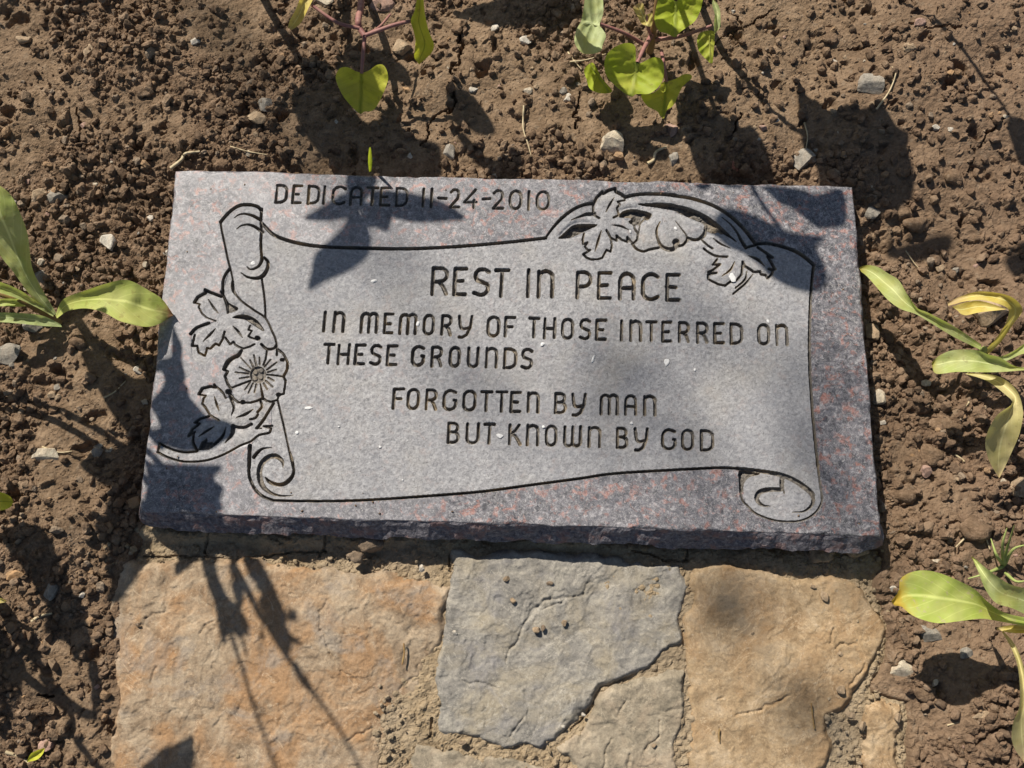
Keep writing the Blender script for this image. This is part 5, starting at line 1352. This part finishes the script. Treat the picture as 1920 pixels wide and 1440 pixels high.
shade_stem(t, [(455, -80, 0.0), (500, 8, 0.05), (540, 75, 0.09), (598, 168, 0.15), (640, 230, 0.2)], ZS, [0.004, 0.003])
for p, h in ((zz(V2, [(395, 200), (450, 180), (520, 210), (620, 200), (690, 260), (765, 340), (800, 450), (740, 430), (690, 400), (560, 400), (470, 390), (440, 300)]), .17), (zz(V2, [(210, 320), (290, 300), (370, 380), (400, 480), (450, 570), (400, 700), (340, 860), (250, 800), (180, 680), (150, 560), (190, 450)]), .19), (zz(V2, [(430, 560), (540, 640), (680, 520), (730, 640), (760, 720), (940, 760), (950, 850), (900, 985), (600, 960), (380, 975), (340, 850)]), .22), (zz(V2, [(985, 450), (1100, 440), (1200, 560), (1262, 690), (1180, 700), (1100, 650), (1040, 640), (1000, 560)]), .2), (zz(V2, [(1020, 640), (1090, 690), (1150, 780), (1280, 820), (1410, 830), (1420, 920), (1350, 990), (1240, 980), (1225, 900), (1090, 790)]), .22), (zz(V2, [(1000, -40), (1150, 60), (1400, 110), (1600, 130), (1700, 80), (1760, -40), (1400, -90)]), .14)):
    shade_leaf(t, p, ZS, h)
# above the slab's right part
t = tallp(1300, -60, "broad-leaved plant beyond the top border, above the slab's right part")
shade_stem(t, [(1290, -60, 0.0), (1330, 40, 0.03), (1367, 100, 0.07), (1417, 162, 0.11), (1460, 200, 0.15), (1560, 260, 0.21), (1600, 360, 0.3)], ZS, [0.0035, 0.0022])
shade_stem(t, [(1250, -60, 0.0), (1290, 60, 0.08), (1340, 200, 0.18), (1420, 380, 0.3), (1480, 470, 0.36)], ZS, [0.003, 0.002])
for p, zg, h in ((zz(((1280, 0), 3.0), [(615, 365), (680, 440), (760, 500), (830, 570), (900, 525), (960, 560), (1050, 560), (1130, 580), (1200, 680), (1265, 690), (1255, 780), (1290, 920), (1250, 1030), (1150, 1085), (1000, 1090), (940, 1040), (760, 1000), (740, 880), (660, 760), (640, 620)]), ZS, .21), (zz(V3, [(1170, 640), (1300, 670), (1400, 760), (1560, 830), (1620, 870), (1700, 870), (1790, 1000), (1840, 1150), (1830, 1300), (1700, 1345), (1400, 1335), (1280, 1200), (1220, 1020), (1140, 860), (1120, 760)]), ZS, .18), (zz(V3, [(585, 715), (700, 790), (800, 860), (850, 950), (950, 1020), (1080, 1080), (1050, 1150), (900, 1130), (760, 1050), (660, 920), (610, 820)]), ZS, .16),
                 (zz(Z5, [(1060, 60), (1250, 60), (1500, 90), (1750, 160), (2050, 100), (2090, 500), (1920, 560), (1750, 560), (1640, 480), (1450, 330), (1280, 260), (1150, 130)]), 0.0, .30), (zz(Z5, [(640, 320), (800, 345), (980, 400), (1150, 480), (1350, 590), (1550, 630), (1700, 640), (1860, 690), (1730, 780), (1770, 880), (1850, 1050), (1850, 1250), (1700, 1335), (1500, 1300), (1300, 1215), (1190, 1140), (1000, 960), (830, 850), (700, 800), (560, 680), (430, 560), (480, 450)]), 0.0, .37), (zz(Z5, [(280, 25), (450, 22), (462, 70), (390, 108), (300, 80)]), 0.0, .30), (zz(Z5, [(570, 15), (840, 30), (850, 75), (740, 85), (620, 60)]), 0.0, .30)):
    shade_leaf(t, p, zg, h)
# thin stick at the upper right
t = tallp(1660, -40, "thin bare stalk beyond the top right border")
shade_stem(t, [(1655, -40, 0.0), (1690, 8, 0.06), (1760, 62, 0.11), (1835, 135, 0.16), (1905, 238, 0.22)], ZS, [0.0024, 0.0016])
for p, h in (([(1888, 228), (1915, 222), (1950, 250), (1950, 300), (1915, 296), (1897, 262)], .22), ([(1878, 455), (1905, 446), (1960, 440), (1960, 510), (1900, 496)], .44), (zz(((1620, 200), 4.8), [(380, 1010), (560, 965), (650, 950), (770, 1000), (730, 1100), (560, 1190), (300, 1210), (130, 1130), (240, 1060)]), .46)):
    shade_leaf(t, p, ZS if h < .25 else -0.02, h)
# left of the slab
t = tallp(-70, 420, "tall broad-leaved plant beyond the left border, beside the slab")
shade_stem(t, [(-80, 420, 0.0), (60, 500, 0.07), (170, 640, 0.15), (240, 760, 0.21), (340, 880, 0.28)], -0.02, [0.005, 0.003])
Z7 = ((0, 640), 4.0); Z8 = ((0, 1000), 3.2727)
for p, zg, h in ((zz(Z2, [(60, 460), (160, 455), (300, 415), (312, 250), (300, 110), (345, 225), (395, 345), (390, 470), (425, 630), (330, 700), (300, 600), (210, 560), (130, 560)]), 0.0, .24), (zz(Z2, [(210, 560), (330, 600), (440, 690), (455, 780), (545, 885), (625, 965), (755, 985), (850, 1040), (825, 1130), (740, 1190), (640, 1245), (500, 1265), (400, 1275), (170, 1195), (90, 1090), (180, 1100), (215, 1140), (160, 960), (90, 850), (190, 730), (235, 640)]), 0.0, .27),
                 (zz(Z3, [(0, 420), (40, 505), (200, 520), (600, 530), (765, 540), (720, 600), (665, 660), (725, 700), (775, 760), (730, 830), (745, 965), (400, 965), (300, 840), (235, 640), (200, 660), (330, 960), (60, 965), (20, 930), (60, 800), (75, 600)]), 0.0, .3),
                 (zz(Z7, [(560, 0), (750, 0), (770, 80), (940, 190), (1140, 160), (1120, 480), (1020, 560), (900, 640), (850, 570), (760, 450), (690, 320), (600, 150)]), -0.02, .18), (zz(Z7, [(560, 890), (600, 790), (860, 640), (1000, 560), (1060, 700), (1060, 900), (1010, 1100), (900, 1080), (830, 1080), (700, 1000)]), -0.02, .22), (zz(Z7, [(830, 1050), (1020, 1060), (1000, 1300), (960, 1450), (800, 1450), (760, 1250)]), -0.02, .24)):
    shade_leaf(t, p, zg, h)
# lower left: leaves and seed heads
t = tallp(-70, 780, "tall plant with seed heads beyond the left border, beside the path")
ZP = -0.033
shade_stem(t, [(-80, 760, 0.0), (100, 800, 0.08), (230, 870, 0.16), (320, 950, 0.23), (372, 1035, 0.28), (400, 1110, 0.31), (430, 1180, 0.34), (465, 1290, 0.38), (517, 1440, 0.43), (535, 1500, .45)], ZP, [0.003, 0.0026, 0.0022, 0.0016, 0.0012])
shade_stem(t, [(-80, 740, 0.0), (110, 780, 0.09), (250, 850, 0.18), (360, 940, 0.25), (440, 1060, 0.31), (500, 1170, 0.35), (540, 1235, 0.38), (627, 1353, 0.42), (680, 1450, 0.45), (700, 1500, .46)], ZP, [0.003, 0.0026, 0.0022, 0.0016, 0.0012])
shade_stem(t, [(466, 1310, .385), (495, 1335, .39), (480, 1350, .392)], ZP, 0.0009)
ZF = ((160, 960), 3.0)
for p, zg, h in ((zz(Z8, [(650, -60), (880, -60), (880, 120), (850, 230), (790, 350), (720, 420), (660, 400), (655, 200)]), ZP, .26), (zz(ZF, [(330, 90), (480, 130), (620, 190), (612, 270), (500, 358), (500, 240), (420, 150)]), ZP, .28), (zz(ZF, [(660, 180), (720, 190), (740, 330), (790, 450), (860, 530), (925, 640), (920, 690), (880, 710), (820, 680), (780, 745), (745, 640), (735, 500), (680, 350)]), ZP, .32), (zz(ZF, [(800, 180), (850, 200), (860, 300), (900, 430), (890, 530), (850, 500), (815, 330)]), ZP, .33), (zz(ZF, [(870, 200), (940, 230), (1000, 300), (1040, 370), (1092, 490), (1010, 500), (950, 400), (890, 290)]), ZP, .335), (zz(ZF, [(890, 430), (915, 430), (1010, 600), (1000, 640), (940, 540)]), ZP, .34), (zz(ZF, [(980, 480), (1092, 490), (1140, 600), (1160, 690), (1245, 752), (1175, 755), (1140, 830), (1090, 770), (1050, 680), (1000, 580)]), ZP, .34), (zz(ZF, [(1080, 560), (1150, 590), (1145, 610), (1090, 600)]), ZP, .345), (zz(ZF, [(1150, 830), (1190, 850), (1290, 1000), (1300, 1040), (1240, 1000), (1190, 930)]), ZP, .38), (zz(ZF, [(1140, 570), (1170, 555), (1205, 580), (1200, 620), (1160, 625), (1135, 600)]), ZP, .35), (zz(ZF, [(880, 700), (900, 740), (918, 828), (890, 780)]), ZP, .34), (zz(ZF, [(1000, 640), (1010, 720), (970, 822), (985, 740)]), ZP, .34), (zz(ZF, [(820, 400), (890, 430), (890, 560), (850, 520)]), ZP, .33), (zz(ZF, [(300, 1460), (370, 1370), (440, 1312), (520, 1282), (597, 1250), (606, 1330), (600, 1400), (540, 1500)]), -0.032, .3),
                 (zz(Z8, [(20, -20), (270, -20), (370, 150), (390, 260), (430, 400), (330, 420), (220, 380), (150, 250), (80, 130)]), -0.025, .15), (zz(Z8, [(200, 560), (230, 400), (380, 300), (470, 430), (500, 650), (420, 740), (330, 600)]), -0.025, .17), (zz(Z8, [(480, 730), (545, 740), (578, 930), (570, 1020), (520, 1075), (490, 900)]), -0.025, .2), (zz(Z8, [(-60, 540), (20, 600), (135, 800), (120, 950), (0, 1140), (-60, 1200)]), -0.025, .14)):
    shade_leaf(t, p, zg, h, jag=3.2 if zg == ZP and h > .3 else 0)
shade_stem(t, zz(Z8, [(-60, 380), (20, 480), (80, 600), (160, 700), (220, 830), (290, 930), (420, 1030), (520, 1070)])[:, :2].tolist() and [(x, y, h) for (x, y), h in zip(zz(Z8, [(-60, 380), (20, 480), (80, 600), (160, 700), (220, 830), (290, 930), (420, 1030), (520, 1070)]), [.0, .05, .08, .1, .12, .14, .17, .19])], -0.025, [0.005, 0.0035])
shade_stem(t, [(x, y, h) for (x, y), h in zip(zz(Z8, [(-60, 640), (160, 880), (300, 980), (370, 1060), (400, 1200), (470, 1300), (560, 1400), (660, 1450)]), [.0, .1, .13, .15, .18, .2, .22, .25])], -0.028, [0.0035, 0.0025])
# a tree well off to the upper left, its sparse twigs laying faint soft shade on the slab and path
rg = np.random.default_rng(3)
tb = above(np.array([1000.0]), np.array([700.0]), 0.0, np.array([4.2]))[0]
tree = tag(empty("tree", (tb[0] - 1.2, tb[1] + 1.4, -0.02)), "small sparse tree standing well beyond the frame's upper left", "tree")
base = np.array([tb[0] - 1.2, tb[1] + 1.4, -0.05])
child(tube("trunk", [base, base + (0.05, -0.05, 1.3), base + (0.2, -0.25, 2.6), base + (0.6, -0.7, 3.7), base + (1.0, -1.2, 4.4)], [0.07, 0.055, 0.04, 0.02, 0.008], STEM_B, True), tree)
LV, LF, LU, off = [], [], [], 0
SOFT = [((1385, 1150), 70, 3.6, 3, 0.024), ((1480, 1290), 60, 3.5, 3, 0.022), ((1240, 690), 190, 4.0, 6, 0.028), ((1080, 800), 150, 4.2, 3, 0.028), ((1420, 650), 110, 4.1, 3, 0.028), ((1560, 880), 140, 3.9, 5, 0.03), ((1250, 960), 190, 4.1, 5, 0.028), ((820, 620), 120, 4.3, 2, 0.026)]
for (px, py), sp, h0, n_, sz in SOFT:
    for _ in range(n_):
        q = rg.normal(0, sp * 0.5, 2); h = h0 + rg.uniform(-.15, .15)
        c = above(np.array([px + q[0]]), np.array([py + q[1]]), -0.02, np.array([h]))[0]
        Rr = rotm(np.array([rg.uniform(-.5, .5), rg.uniform(-.5, .5), rg.uniform(0, 6.28)]))
        tt = np.linspace(-1, 1, 7); w_ = 0.45 * np.sqrt(np.clip(1 - tt ** 2, 0, 1)) + 0.01
        P = np.vstack([np.stack([tt, w_, 0.15 * tt ** 2], 1), np.stack([tt, 0 * tt, 0.15 * tt ** 2 - .05], 1), np.stack([tt, -w_, 0.15 * tt ** 2], 1)]) * sz * rg.uniform(.8, 1.2)
        LV.append(P @ Rr.T + c)
        for a in range(2):
            for b_ in range(6): LF.append([off + a * 7 + b_, off + a * 7 + b_ + 1, off + (a + 1) * 7 + b_ + 1, off + (a + 1) * 7 + b_])
        LU.append(np.r_[np.ones(7), np.zeros(7), -np.ones(7)]); off += 21
LU = np.concatenate(LU)
child(mesh_np("crown", np.vstack(LV), np.array(LF), C_L, None, True, {"lu": LU, "lv": LU * 0 + .4}), tree)
print("faces", sum(len(o.data.polygons) for o in bpy.data.objects if o.type == 'MESH'))
